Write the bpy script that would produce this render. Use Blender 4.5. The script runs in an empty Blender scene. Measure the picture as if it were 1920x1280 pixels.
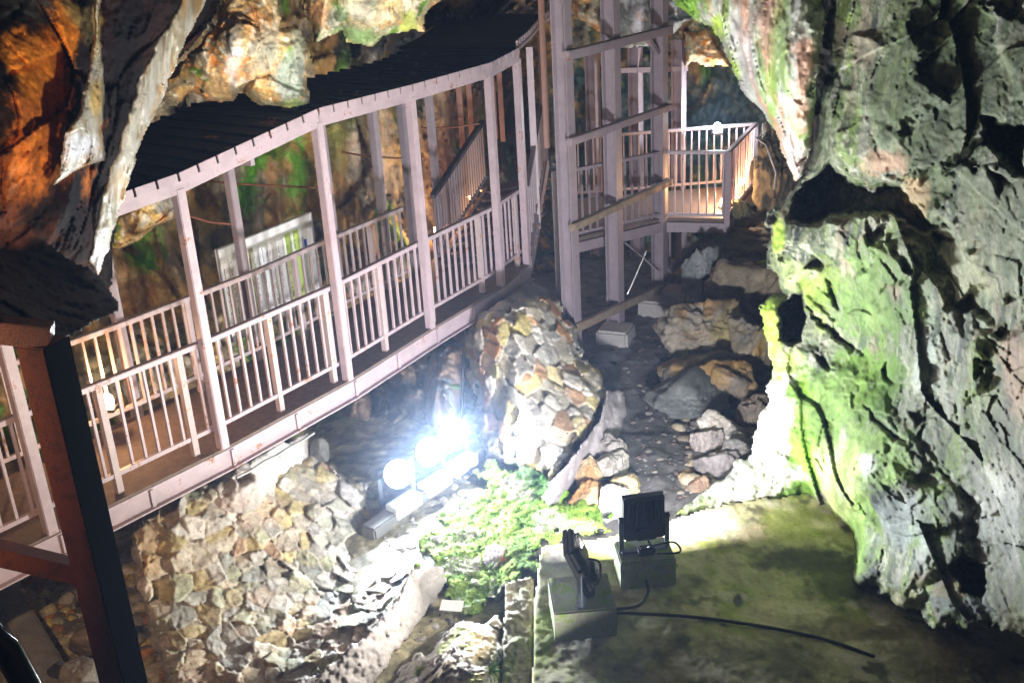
import bpy, bmesh, math, random
import numpy as np
from mathutils import Vector, Matrix
random.seed(7); rng = np.random.default_rng(7)
sc = bpy.context.scene
COL = sc.collection

# ------------------------------------------------------------------ camera
MM = 37.0; F = 1920*MM/36; VV = np.array([290., 4910.])
CAMZ = 3.735
_dn = np.array([VV[0]/F, -VV[1]/F, -1]); _up = -_dn/np.linalg.norm(_dn)
_fw = np.array([0, 0, -1.]); _fw = _fw-_up*(_fw@_up); _fw /= np.linalg.norm(_fw)
_rt = np.cross(_fw, _up); R3 = np.array([_rt, _fw, _up]); CP = np.array([0, 0, CAMZ])
def ray(u, v):
    u = np.asarray(u, float); v = np.asarray(v, float)
    d = np.stack([(u-960)/F, -(v-640)/F, -np.ones_like(u)], -1)
    return d @ R3.T
def pz(u, v, z):
    d = ray(u, v); return CP + d*((z-CAMZ)/d[2])
def py(u, v, y):
    d = ray(u, v); return CP + d*(y/d[1])
def proj(p):
    c = (np.asarray(p, float)-CP) @ R3
    return 960-F*c[..., 0]/c[..., 2], 640+F*c[..., 1]/c[..., 2]
def zat(x, y, v):
    lo, hi = -6., 9.
    for _ in range(40):
        m = (lo+hi)/2
        if proj((x, y, m))[1] > v: lo = m
        else: hi = m
    return (lo+hi)/2
cam = bpy.data.cameras.new('camera'); camo = bpy.data.objects.new('camera', cam); COL.objects.link(camo)
M4 = Matrix([list(R3[i])+[CP[i]] for i in range(3)]+[[0, 0, 0, 1]])
camo.matrix_world = M4; cam.lens = MM; cam.sensor_width = 36; cam.clip_end = 300; cam.clip_start = 0.05
sc.camera = camo

# ------------------------------------------------------------------ object helpers
def tag(o, label=None, cat=None, group=None, kind=None):
    if label: o['label'] = label
    if cat: o['category'] = cat
    if group: o['group'] = group
    if kind: o['kind'] = kind
    return o
def empty(name, loc, label, cat, group=None, rz=0):
    o = bpy.data.objects.new(name, None); COL.objects.link(o)
    o.location = tuple(float(c) for c in loc); o.rotation_euler = (0, 0, rz); o.empty_display_size = .1
    return tag(o, label, cat, group)
def link(name, me, mat, parent=None, local=False):
    o = bpy.data.objects.new(name, me); COL.objects.link(o)
    if mat is not None:
        for m in (mat if isinstance(mat, (list, tuple)) else [mat]): me.materials.append(m)
    if parent is not None:
        o.parent = parent
        if not local:   # mesh given in world coordinates
            T = Matrix.Identity(4); q = parent
            while q is not None:
                T = (Matrix.Translation(q.location) @ q.rotation_euler.to_matrix().to_4x4()) @ T; q = q.parent
            me.transform(T.inverted())
    return o
def npmesh(name, V, Fq, col=None, smooth=True):
    V = np.asarray(V, np.float32); Fq = np.asarray(Fq, np.int32); k = Fq.shape[1]
    me = bpy.data.meshes.new(name)
    me.vertices.add(len(V)); me.vertices.foreach_set('co', V.ravel())
    me.loops.add(Fq.size); me.loops.foreach_set('vertex_index', Fq.ravel())
    me.polygons.add(len(Fq)); me.polygons.foreach_set('loop_start', np.arange(0, Fq.size, k, dtype=np.int32))
    me.polygons.foreach_set('loop_total', np.full(len(Fq), k, np.int32))
    me.polygons.foreach_set('use_smooth', np.full(len(Fq), smooth))
    me.update(calc_edges=True); me.validate()
    if col is not None:
        a = me.color_attributes.new('Col', 'FLOAT_COLOR', 'POINT')
        a.data.foreach_set('color', np.concatenate([col, np.ones((len(col), 1))], 1).astype(np.float32).ravel())
    return me
class MB:
    def __init__(s): s.v = []; s.f = []; s.smooth = []
    def add(s, vs, fs, sm=False):
        b = len(s.v); s.v += [tuple(float(c) for c in v) for v in vs]
        for f in fs: s.f.append([b+i for i in f]); s.smooth.append(sm)
        return s
    def box(s, c, size, rot=None, bev=0.0):
        c = np.array(c, float); h = np.array(size, float)/2; Rm = np.eye(3) if rot is None else np.array(rot)
        if bev <= 0:
            vs = [c+Rm@(h*np.array(q)) for q in ((-1,-1,-1),(1,-1,-1),(1,1,-1),(-1,1,-1),(-1,-1,1),(1,-1,1),(1,1,1),(-1,1,1))]
            return s.add(vs, [(0,3,2,1),(4,5,6,7),(0,1,5,4),(1,2,6,5),(2,3,7,6),(3,0,4,7)])
        bm = bmesh.new(); bmesh.ops.create_cube(bm, size=2)
        for v in bm.verts: v.co = Vector([v.co[i]*h[i] for i in range(3)])
        bmesh.ops.bevel(bm, geom=list(bm.edges), offset=bev, segments=2, affect='EDGES')
        bm.verts.index_update()
        vs = [c+Rm@np.array(v.co) for v in bm.verts]; fs = [[v.index for v in f.verts] for f in bm.faces]; bm.free()
        return s.add(vs, fs)
    def bar(s, p, q, w, h, up=(0, 0, 1), bev=0.0):
        p = np.array(p, float); q = np.array(q, float); d = q-p; L = np.linalg.norm(d); d /= L
        x = np.cross(d, np.array(up, float)); x /= np.linalg.norm(x); z = np.cross(x, d)
        return s.box((p+q)/2, (w, L, h), np.stack([x, d, z], 1), bev)
    def hbar(s, p, q, w, h, t, up):     # H section along p-q: flanges (width w) at +-h/2 along up, web thickness t
        p = np.array(p, float); q = np.array(q, float); up = np.array(up, float)
        d = (q-p)/np.linalg.norm(q-p); x = np.cross(d, up); x /= np.linalg.norm(x); z = np.cross(x, d)
        for sg in (1, -1): s.bar(p+z*sg*(h-t)/2, q+z*sg*(h-t)/2, w, t, z)
        s.bar(p, q, t*.8, h-2*t, z)
        return s
    def tube(s, pts, r, n=8, r2=None, cap=True):
        pts = [np.array(p, float) for p in pts]; m = len(pts); vs = []
        prev = None
        for i in range(m):
            d = pts[min(i+1, m-1)]-pts[max(i-1, 0)]; d /= (np.linalg.norm(d)+1e-9)
            a = np.cross(d, (0, 0, 1)) if abs(d[2]) < .95 else np.cross(d, (0, 1, 0))
            a /= np.linalg.norm(a)
            if prev is not None and a@prev < 0: a = -a
            prev = a; b = np.cross(d, a)
            rr = r if r2 is None else r+(r2-r)*i/(m-1)
            for k in range(n):
                t = 2*math.pi*k/n; vs.append(pts[i]+rr*(math.cos(t)*a+math.sin(t)*b))
        fs = [(i*n+k, i*n+(k+1) % n, (i+1)*n+(k+1) % n, (i+1)*n+k) for i in range(m-1) for k in range(n)]
        s.add(vs, fs, True)
        if cap: s.add(vs[:n], [list(range(n))[::-1]]); s.add(vs[-n:], [list(range(n))])
        return s
    def build(s, name, mat, parent=None, local=False):
        me = bpy.data.meshes.new(name); me.from_pydata(s.v, [], s.f); me.update()
        me.polygons.foreach_set('use_smooth', s.smooth)
        return link(name, me, mat, parent, local)

# ------------------------------------------------------------------ noise
def _h(i, j, k, s):
    with np.errstate(over='ignore'):
        x = (i.astype(np.uint32)*np.uint32(374761393)+j.astype(np.uint32)*np.uint32(668265263)
             + k.astype(np.uint32)*np.uint32(2147483647)+np.uint32((s*1274126177) & 0xffffffff))
        x = (x ^ (x >> np.uint32(13)))*np.uint32(1274126177)
        x = (x ^ (x >> np.uint32(16)))*np.uint32(2246822519)
        x = x ^ (x >> np.uint32(15))
    return x.astype(np.float64)/4294967295.0
def vnoise(P, s=0):
    i = np.floor(P).astype(np.int64); f = P-i; f = f*f*f*(f*(f*6-15)+10); r = 0
    for a in (0, 1):
        for b in (0, 1):
            for c in (0, 1):
                w = (f[:, 0] if a else 1-f[:, 0])*(f[:, 1] if b else 1-f[:, 1])*(f[:, 2] if c else 1-f[:, 2])
                r = r+w*_h(i[:, 0]+a, i[:, 1]+b, i[:, 2]+c, s)
    return r*2-1
def fbm(P, oct=4, s=0, gain=.5):
    r = 0; a = 1; t = 0
    for o in range(oct):
        r = r+a*vnoise(P*(2.03**o)+17.3*o, s+o); t += a; a *= gain
    return r/t*1.6
def warp(P, amt, freq, s):
    return P+amt*np.stack([fbm(P*freq, 2, s+k*11) for k in range(3)], 1)
def facets(P, s=0, tilt=1.0, off=.5):
    """Worley cells with a tilted plane each: height, edge distance, random id"""
    ci = np.floor(P).astype(np.int64); N = len(P)
    d1 = np.full(N, 9.); d2 = np.full(N, 9.); h = np.zeros(N); idv = np.zeros(N)
    for a in (-1, 0, 1):
        for b in (-1, 0, 1):
            for c in (-1, 0, 1):
                i, j, k = ci[:, 0]+a, ci[:, 1]+b, ci[:, 2]+c
                r1, r2, r3 = _h(i, j, k, s), _h(i, j, k, s+1), _h(i, j, k, s+2)
                dx, dy, dz = P[:, 0]-i-r1, P[:, 1]-j-r2, P[:, 2]-k-r3
                d = dx*dx+dy*dy+dz*dz
                r4, r5 = _h(i, j, k, s+3), _h(i, j, k, s+4)
                hh = off*(r4-.5)+tilt*((r5-.5)*dx+(r4*7 % 1-.5)*dy+(r5*5 % 1-.5)*dz)
                m = d < d1
                d2 = np.where(m, d1, np.minimum(d2, d)); h = np.where(m, hh, h); idv = np.where(m, r4, idv); d1 = np.where(m, d, d1)
    return h, np.sqrt(d2)-np.sqrt(d1), idv
def sstep(x, a, b):
    t = np.clip((x-a)/(b-a), 0, 1); return t*t*(3-2*t)

# ------------------------------------------------------------------ colour
def C(*a): return np.array(a, float)
GREY = C(.27, .27, .25); TAN = C(.40, .33, .22); OCH = C(.46, .33, .10); ORG = C(.48, .19, .05); WHT = C(.72, .70, .65); SAL = C(.56, .33, .22)
MOS = C(.15, .32, .02); LIM = C(.36, .52, .05); DGR = C(.10, .14, .09); DRK = C(.05, .045, .04); BLU = C(.20, .25, .27); BRN = C(.22, .13, .07)
def paint(P, UV, base, layers=(), blobs=(), seed=0, amp=.45):
    col = np.tile(base, (len(P), 1)).astype(float)
    for k, (c, sx, sz, lo, hi) in enumerate(layers):
        m = sstep(fbm(P*np.array([sx, sx, sz]), 4, seed+k*13+5), lo, hi)[:, None]
        col = col*(1-m)+c*m
    if blobs:
        n1 = fbm(P*3.0, 4, seed+201); n2 = fbm(P*3.0+50, 4, seed+202); n3 = fbm(P*16, 4, seed+203, .7); n1 = n1+.45*n3; n2 = n2+.45*fbm(P*16+9, 3, seed+204, .7)
        for (u, v, ru, rv, c, st) in blobs:
            x = (UV[:, 0]-u)/ru+n1*.55; y = (UV[:, 1]-v)/rv+n2*.55
            m = (st*(1-sstep(np.hypot(x, y), .45, 1.05)))[:, None]
            col = col*(1-m)+c*m
    k = 1+amp*fbm(P*5, 5, seed+301, .65)
    return np.clip(col*k[:, None], .005, .85)

# ------------------------------------------------------------------ materials
def newmat(name):
    m = bpy.data.materials.new(name); m.use_nodes = True; nt = m.node_tree; nt.nodes.clear()
    o = nt.nodes.new('ShaderNodeOutputMaterial'); b = nt.nodes.new('ShaderNodeBsdfPrincipled')
    nt.links.new(b.outputs[0], o.inputs[0]); return m, nt, b
def N(nt, t, **kw):
    n = nt.nodes.new(t)
    for k, v in kw.items():
        if k in n.inputs: n.inputs[k].default_value = v
        else: setattr(n, k, v)
    return n
def rockmat(name, bump=.5, fine=28., rough=.75, speck=.35, spec=.4):
    m, nt, b = newmat(name); L = nt.links
    at = N(nt, 'ShaderNodeAttribute', attribute_name='Col'); tc = N(nt, 'ShaderNodeTexCoord')
    n1 = N(nt, 'ShaderNodeTexNoise', Scale=fine, Detail=8., Roughness=.72); n2 = N(nt, 'ShaderNodeTexNoise', Scale=fine*4.3, Detail=5., Roughness=.7)
    n3 = N(nt, 'ShaderNodeTexVoronoi', Scale=fine*.55, feature='DISTANCE_TO_EDGE')
    L.new(tc.outputs['Object'], n1.inputs['Vector']); L.new(tc.outputs['Object'], n2.inputs['Vector'])
    mx = N(nt, 'ShaderNodeMixRGB', blend_type='ADD'); mx.inputs[0].default_value = .08
    L.new(tc.outputs['Object'], mx.inputs[1]); L.new(n1.outputs['Color'], mx.inputs[2]); L.new(mx.outputs[0], n3.inputs['Vector'])
    r = N(nt, 'ShaderNodeMapRange'); r.inputs[1].default_value = .3; r.inputs[2].default_value = .7; r.inputs[3].default_value = 1-speck; r.inputs[4].default_value = 1+speck
    L.new(n1.outputs['Fac'], r.inputs[0])
    r2 = N(nt, 'ShaderNodeMapRange'); r2.inputs[1].default_value = .3; r2.inputs[2].default_value = .7; r2.inputs[3].default_value = 1-speck*.7; r2.inputs[4].default_value = 1+speck*.7
    L.new(n2.outputs['Fac'], r2.inputs[0])
    mu = N(nt, 'ShaderNodeMath', operation='MULTIPLY'); L.new(r.outputs[0], mu.inputs[0]); L.new(r2.outputs[0], mu.inputs[1])
    vm = N(nt, 'ShaderNodeVectorMath', operation='SCALE'); L.new(at.outputs['Color'], vm.inputs[0]); L.new(mu.outputs[0], vm.inputs['Scale'])
    L.new(vm.outputs[0], b.inputs['Base Color'])
    rr = N(nt, 'ShaderNodeMapRange'); rr.inputs[3].default_value = rough-.22; rr.inputs[4].default_value = min(1, rough+.2); L.new(n1.outputs['Fac'], rr.inputs[0]); L.new(rr.outputs[0], b.inputs['Roughness'])
    b.inputs['Specular IOR Level'].default_value = spec
    cr = N(nt, 'ShaderNodeMapRange'); cr.inputs[2].default_value = .06; L.new(n3.outputs['Distance'], cr.inputs[0])
    ad = N(nt, 'ShaderNodeMath', operation='MULTIPLY_ADD'); ad.inputs[1].default_value = .35; L.new(n2.outputs['Fac'], ad.inputs[0]); L.new(n1.outputs['Fac'], ad.inputs[2])
    ad2 = N(nt, 'ShaderNodeMath', operation='MULTIPLY_ADD'); ad2.inputs[1].default_value = .10; L.new(cr.outputs[0], ad2.inputs[0]); L.new(ad.outputs[0], ad2.inputs[2])
    bp = N(nt, 'ShaderNodeBump', Strength=bump, Distance=.012); L.new(ad2.outputs[0], bp.inputs['Height']); L.new(bp.outputs[0], b.inputs['Normal'])
    return m
ROCK = rockmat('cave_rock', .34); WETROCK = rockmat('wet_rock', .6, 34., .5, .45, .6); MOSSM = rockmat('moss_mat', .9, 60., .95, .5, .1); CONC = rockmat('concrete_mat', .3, 40., .85, .25, .3)
DULL = rockmat('dull_shaded_rock', .4, 24., .95, .4, .08)
DRIP = rockmat('flowstone_mat', .25, 30., .45, .22, .5)
def flatmat(name, col, rough=.5, metal=0., var=.25, rust=0., scale=6., bump=.05, rustcol=(.25, .09, .03)):
    m, nt, b = newmat(name); L = nt.links
    tc = N(nt, 'ShaderNodeTexCoord'); n = N(nt, 'ShaderNodeTexNoise', Scale=scale, Detail=8., Roughness=.7); L.new(tc.outputs['Object'], n.inputs['Vector'])
    n2 = N(nt, 'ShaderNodeTexNoise', Scale=scale*9, Detail=4., Roughness=.6); L.new(tc.outputs['Object'], n2.inputs['Vector'])
    cr = N(nt, 'ShaderNodeMapRange'); cr.inputs[1].default_value = .3; cr.inputs[2].default_value = .7; cr.inputs[3].default_value = 1-var; cr.inputs[4].default_value = 1+var*.6; L.new(n.outputs['Fac'], cr.inputs[0])
    vm = N(nt, 'ShaderNodeVectorMath', operation='SCALE'); vm.inputs[0].default_value = col; L.new(cr.outputs[0], vm.inputs['Scale'])
    out = vm.outputs[0]
    if rust > 0:
        ad = N(nt, 'ShaderNodeMath', operation='MULTIPLY_ADD'); ad.inputs[1].default_value = .35; L.new(n2.outputs['Fac'], ad.inputs[0]); L.new(n.outputs['Fac'], ad.inputs[2])
        r = N(nt, 'ShaderNodeMapRange'); r.inputs[1].default_value = .95-rust*.5; r.inputs[2].default_value = 1.0-rust*.4; L.new(ad.outputs[0], r.inputs[0])
        mx = N(nt, 'ShaderNodeMixRGB'); L.new(r.outputs[0], mx.inputs[0]); L.new(out, mx.inputs[1]); mx.inputs[2].default_value = (*rustcol, 1); out = mx.outputs[0]
    L.new(out, b.inputs['Base Color']); b.inputs['Roughness'].default_value = rough; b.inputs['Metallic'].default_value = metal
    bp = N(nt, 'ShaderNodeBump', Strength=.25, Distance=bump*.1); L.new(n2.outputs['Fac'], bp.inputs['Height']); L.new(bp.outputs[0], b.inputs['Normal'])
    return m
STEEL = flatmat('lavender_painted_steel', (.42, .335, .375), .45, 0, .24, .36, 5.)
STEELR = flatmat('worn_lavender_paint', (.44, .36, .37), .5, 0, .15, .42, 9., rustcol=(.36, .17, .06))
DECK = flatmat('deck_board', (.17, .125, .105), .75, 0, .4, .3, 14., .2)
RUST = flatmat('rusty_red_steel', (.15, .042, .022), .42, 0, .6, .6, 13., 1.2, (.06, .02, .015))
BLACK = flatmat('black_enamel', (.012, .012, .014), .35, 0, .3, 0)
DARKROOF = flatmat('dark_roof_sheet', (.009, .007, .006), .95, 0, .5, .3, 5., .2)
GREYMETAL = flatmat('grey_cast_metal', (.16, .18, .22), .4, .6, .2, 0)
GALV = flatmat('galvanised_steel', (.55, .55, .56), .35, .7, .2, 0)
RUBBER = flatmat('black_rubber', (.015, .015, .015), .5, 0, .2, 0)
WHITEPL = flatmat('white_plastic', (.75, .75, .74), .4, 0, .08, 0)
STEELD = flatmat('tower_painted_steel', (.30, .25, .28), .5, 0, .2, .3, 7.)
WOOD = flatmat('weathered_timber', (.30, .23, .16), .8, 0, .4, 0, 12., .3)
BROWNST = flatmat('brown_painted_post', (.24, .09, .045), .5, 0, .3, .2)
def emis(name, col, s):
    m, nt, b = newmat(name); b.inputs['Base Color'].default_value = (.8, .8, .8, 1)
    b.inputs['Emission Color'].default_value = (*col, 1); b.inputs['Emission Strength'].default_value = s; return m
COOL = (.84, .92, 1.0); WARM = (1.0, .55, .25)
LAMPW = emis('lit_floodlight_glass', COOL, 40); LAMPO = emis('lit_warm_glass', WARM, 30)

# ------------------------------------------------------------------ rock builders
def inpoly(u, v, poly):
    r = np.zeros(u.shape, bool); n = len(poly)
    for i in range(n):
        x1, y1 = poly[i]; x2, y2 = poly[(i+1) % n]
        if y1 == y2: continue
        c = ((y1 > v) != (y2 > v)) & (u < (x2-x1)*(v-y1)/(y2-y1)+x1); r ^= c
    return r
def edgedist(u, v, poly):
    d = np.full(u.shape, 1e9); n = len(poly)
    for i in range(n):
        x1, y1 = poly[i]; x2, y2 = poly[(i+1) % n]; dx, dy = x2-x1, y2-y1; L = dx*dx+dy*dy+1e-9
        t = np.clip(((u-x1)*dx+(v-y1)*dy)/L, 0, 1); d = np.minimum(d, np.hypot(u-x1-t*dx, v-y1-t*dy))
    return d
def tps(ctrl):
    c = np.array(ctrl, float); X = c[:, :2]/500; n = len(c)
    def K(a, b):
        r2 = ((a[:, None]-b[None])**2).sum(-1)+1e-12; return .5*r2*np.log(r2)
    A = np.zeros((n+3, n+3)); A[:n, :n] = K(X, X)+np.eye(n)*1e-3; A[:n, n] = 1; A[:n, n+1:] = X; A[n, :n] = 1; A[n+1:, :n] = X.T
    w = np.linalg.solve(A, np.concatenate([c[:, 2], np.zeros(3)]))
    def f(u, v):
        out = np.empty(u.shape)
        for s in range(0, len(u), 40000):
            q = np.stack([u[s:s+40000], v[s:s+40000]], 1)/500
            out[s:s+40000] = K(q, X)@w[:n]+w[n]+q@w[n+1:]
        return out
    return f
def Z(u, v, z): return (u, v, pz(u, v, z)[1])      # a control point standing on the level z
def sheet(name, poly, ctrl, step=3, rnd=40, rdep=.35, amp=.18, fac=((2.2, 1.0), (6., .35)), jag=7, seed=0, thick=.6, pits=(), colour=None,
          mat=None, parent=None, off=.45, groove=.3, streak=0, bumps=0, rough=.03, stretch=(1, 1, 1), ledge=0):
    """A rock body: outline and depths give its front, facet and fractal noise its relief, thickness its back."""
    P0 = np.array(poly, float); u0, v0 = P0.min(0); u1, v1 = P0.max(0)
    us = np.arange(u0-step, u1+2*step, step); vs = np.arange(v0-step, v1+2*step, step)
    U, V = np.meshgrid(us, vs); nv, nu = U.shape; u = U.ravel(); v = V.ravel()
    q = np.stack([u/26, v/26, np.zeros_like(u)+seed*3.1], 1)
    pu = u+jag*fbm(q, 3, seed+70); pv = v+jag*fbm(q+9, 3, seed+80)
    ins = inpoly(pu, pv, poly)
    used = ins.copy()
    I = ins.reshape(nv, nu); cell = I[:-1, :-1] & I[1:, :-1] & I[:-1, 1:] & I[1:, 1:]
    ii, jj = np.nonzero(cell); a = ii*nu+jj
    quads = np.stack([a, a+nu, a+nu+1, a+1], 1)
    keep, inv = np.unique(quads, return_inverse=True); quads = inv.reshape(quads.shape)
    u = u[keep]; v = v[keep]; pu = pu[keep]; pv = pv[keep]
    D = tps(ctrl)(u, v); ed = edgedist(pu, pv, poly)
    t = np.clip(1-ed/rnd, 0, 1); D = D+rdep*(1-np.sqrt(np.clip(1-t*t, 0, 1)))
    rr = ray(u, v); rr = rr/rr[:, 1:2]
    B = CP+rr*D[:, None]; S = np.array(stretch)
    disp = np.zeros(len(u)); crack = np.ones(len(u))
    for k, (fr, am) in enumerate(fac):
        h, e, idv = facets(warp(B*S*fr, .22, .8, seed+k*31), seed*7+k*17+1, 1.7, off)
        disp += amp*am*h; crack *= sstep(e, 0, .09)*.5+.5
        disp -= amp*am*groove*(1-sstep(e, 0, .07))*sstep(fbm(B*1.3, 2, seed+k), .15, .3)
    disp += amp*.55*fbm(B*1.1*S, 3, seed+3)+rough*fbm(B*9*S, 4, seed+4, .6)+rough*.5*fbm(B*30*S, 3, seed+6, .6)
    if streak: disp += streak*fbm(B*np.array([9, 9, .7]), 3, seed+8)
    if ledge:
        w = B[:, 2]*6+1.2*fbm(B*1.5, 3, seed+12)+B[:, 0]*.8
        disp += ledge*(np.abs((w % 1)-.5)*2)
    if bumps:
        h, e, idv = facets(B*bumps, seed+9, 0, 1); disp += .028*np.sqrt(np.clip(e, 0, 1))+.02*h
    for (poly_p, dep, soft) in pits:
        if dep < 0:
            q2 = np.stack([u/45, v/45, np.full_like(u, seed*1.7)], 1); pa = u+26*fbm(q2, 4, seed+90); pb = v+26*fbm(q2+5, 4, seed+95)
        else: pa, pb = pu, pv
        e = edgedist(pa, pb, poly_p); s = np.where(inpoly(pa, pb, poly_p), e, -e); disp -= dep*sstep(s, -soft*.3, soft)
    UV = np.stack([u, v], 1); Pn = CP+rr*(D-disp)[:, None]
    col = colour(Pn, UV, disp)
    n = len(Pn)
    e = np.concatenate([quads[:, [i, (i+1) % 4]] for i in range(4)]); es = np.sort(e, 1)
    key = es[:, 0].astype(np.int64)*n+es[:, 1]; _, ix, cnt = np.unique(key, return_index=True, return_counts=True)
    bd = e[ix[cnt == 1]]
    Bk = CP+rr*(D+thick*(.35+.65*np.sqrt(np.clip(ed/(rnd*1.5), 0, 1))))[:, None]
    V2 = np.concatenate([Pn, Bk]); F2 = np.concatenate([quads, quads[:, ::-1]+n, np.stack([bd[:, 1], bd[:, 0], bd[:, 0]+n, bd[:, 1]+n], 1)])
    return link(name, npmesh(name, V2, F2, np.concatenate([col, col])), mat or ROCK, parent)
_ico = {}
def ico(n):
    if n not in _ico:
        bm = bmesh.new(); bmesh.ops.create_icosphere(bm, subdivisions=n, radius=1)
        bm.verts.index_update(); _ico[n] = (np.array([v.co[:] for v in bm.verts]), np.array([[v.index for v in f.verts] for f in bm.faces])); bm.free()
    return _ico[n]
def polyrock(sub, seed, nplanes=12, smooth=.05, noise=.03):
    d, f = ico(sub); r = np.random.default_rng(seed); d = d/np.linalg.norm(d, axis=1, keepdims=True)
    nn = r.normal(size=(nplanes, 3)); nn /= np.linalg.norm(nn, axis=1, keepdims=True); dd = r.uniform(.5, 1., nplanes)
    c = np.clip(d@nn.T, .05, None); q = dd/c
    rad = -smooth*np.log(np.exp(-np.minimum(q, 4)/smooth).sum(1)); rad = np.minimum(rad, 1.25)
    P = d*rad[:, None]; P = P+d*(noise*fbm(P*2.5, 4, seed)+noise*.5*fbm(P*9, 3, seed+1)+noise*.9*facets(P*2.6, seed+7, 1.6, .6)[0])[:, None]
    return P, f
def rotm(seed):
    r = np.random.default_rng(seed+999); a = r.uniform(0, 6.28, 3)
    return np.array(Matrix.Rotation(a[0], 3, 'Z') @ Matrix.Rotation(a[1]*.15, 3, 'X') @ Matrix.Rotation(a[2]*.15, 3, 'Y'))
def rock(name, label, u, v, w, h, y=None, z=None, seed=0, pal=(TAN, GREY), depth=1., sub=5, group=None, cat='rock', noise=.035, rot=None, blobs=(), sm=.05, mat=None):
    """one loose stone: centre pixel, its width and height in the photograph, distance y or resting height z"""
    c = py(u, v, y) if y else pz(u, v, z); k = c[1]/F/.93
    P, f = polyrock(sub, seed, 12 if cat == 'rock' else 18, sm*.5, noise)
    P = P@rotm(seed).T; ext = (P.max(0)-P.min(0))/2; P = P/ext
    sx = w/2*k; sz = h/2*k/.95; P = P*np.array([sx, sx*depth, sz])
    if rot: P = P@np.array(Matrix.Rotation(rot, 3, 'Y')).T
    W = P+c; uu, vv = proj(W)
    col = paint(W*1.0+seed, np.stack([uu, vv], 1), pal[0]*.62, [(pal[i]*.62, 3., 3., -.1+.1*i, .35+.1*i) for i in range(1, len(pal))], blobs, seed)
    o = link(name, npmesh(name, P, f, col), mat or ROCK); o.location = tuple(c)
    return tag(o, label, cat, group)

# ================================================================== WALKWAY BRIDGE
near = [np.array(p) for p in ((-4.18, 5.18), (-3.26, 6.32), (-2.34, 7.46), (-1.50, 8.65), (-.82, 9.83), (-.10, 11.0), (.21, 11.72))]
ztop = [1.95, 2.02, 2.13, 2.34, 2.32, 2.33, 2.38]
def perp(i):
    d = near[min(i+1, len(near)-1)]-near[max(i-1, 0)]; d = d/np.linalg.norm(d); return np.array([-d[1], d[0]])
nrm = [perp(i) for i in range(len(near))]
WID = 1.0
def bp(i, off, z): p = near[i]+nrm[i]*off; return np.array([p[0], p[1], z])
def bl(i, t, off, z): return bp(i, off, z)*(1-t)+bp(i+1, off, z)*t
NB = len(near)
bridge = empty('walkway_bridge', (near[3][0], near[3][1], 0), 'long lavender steel walkway with white balusters and dark ribbed roof, crossing on stone piers', 'footbridge')
mb = MB()
for i in range(NB-1):
    a, b = bp(i, -.05, 0), bp(i+1, -.05, 0); c, d = bp(i+1, WID+.12, 0), bp(i, WID+.12, 0); dz = np.array([0, 0, .05])
    mb.add([a, b, c, d, a-dz, b-dz, c-dz, d-dz], [(0, 1, 2, 3), (7, 6, 5, 4), (0, 4, 5, 1), (2, 6, 7, 3)])
mb.build('deck', DECK, bridge)
for off, nm in ((-.05, 'girder'), (WID+.14, 'girder')):
    mb = MB(); sgn = -1 if off < 0 else 1
    for i in range(NB-1):
        mb.bar(bp(i, off, -.095), bp(i+1, off, -.095), .02, .15)
        mb.bar(bp(i, off+sgn*.022, -.176), bp(i+1, off+sgn*.022, -.176), .062, .012)
        for t in (.03, .52):
            mb.bar(bl(i, t, off+sgn*.024, -.03), bl(i, t, off+sgn*.024, -.169), .03, .010, up=(*nrm[i], 0))
    mb.build(nm, STEEL, bridge)
mb = MB()
for i in range(NB-1):
    for t in (.25, .75): mb.bar(bl(i, t, -.05, -.13), bl(i, t, WID+.12, -.13), .06, .12)
mb.build('cross_beam', STEELD, bridge)
PW = .078
for i in range(1, NB):
    MB().bar(bp(i, -.02, -.01), bp(i, -.02, ztop[i]-.05), PW, PW, up=(*nrm[i], 0), bev=.006).build('post', STEEL, bridge)
far_posts = [(2, 1.0), (3, 1.0), (4, .0), (4, .45), (5, .0)]
for i in range(1, NB):
    MB().bar(bp(i, WID+.08, -.01), bp(i, WID+.08, ztop[i]-.06), PW, PW, up=(*nrm[i], 0), bev=.006).build('post', STEELD, bridge)
MB().bar(bl(4, .62, WID+.08, 0), bl(4, .62, WID+.08, 2.26), PW, PW, up=(*nrm[4], 0)).build('post', STEELD, bridge)
# roof
mb = MB()
for i in range(NB-1):
    for off0, off1, dz0, th in ((-.04, WID+.30, .035, .03),):
        a, b = bp(i, off0, ztop[i]+dz0), bp(i+1, off0, ztop[i+1]+dz0); c, d = bp(i+1, off1, ztop[i+1]+dz0+.02), bp(i, off1, ztop[i]+dz0+.02); dz = np.array([0, 0, th])
        mb.add([a, b, c, d, a-dz, b-dz, c-dz, d-dz], [(0, 1, 2, 3), (7, 6, 5, 4), (0, 4, 5, 1), (2, 6, 7, 3)])
    L = np.linalg.norm(near[i+1]-near[i]); n = int(L/.175)
    for k in range(n):
        t = (k+.5)/n; z = ztop[i]*(1-t)+ztop[i+1]*t+.047
        mb.bar(bl(i, t, -.035, z), bl(i, t, WID+.30, z+.02), .035, .024)
roof = mb.build('roof', DARKROOF, bridge)
mb = MB()
for i in range(NB-1):
    mb.bar(bp(i, -.03, ztop[i]-.045), bp(i+1, -.03, ztop[i+1]-.045), .05, .085)
mb.build('eave_beam', STEEL, roof)
mb = MB()
for i in range(NB-1):
    L = np.linalg.norm(near[i+1]-near[i]); n = int(L/.175)
    for k in range(n):
        t0, t1 = (k+.02)/n, (k+.90)/n
        z0, z1 = ztop[i]*(1-t0)+ztop[i+1]*t0+.03, ztop[i]*(1-t1)+ztop[i+1]*t1+.03
        mb.bar(bl(i, t0, -.062, z0), bl(i, t1, -.062, z1), .012, .062)
mb.build('eave_strip', STEEL, roof)
mb = MB()
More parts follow.
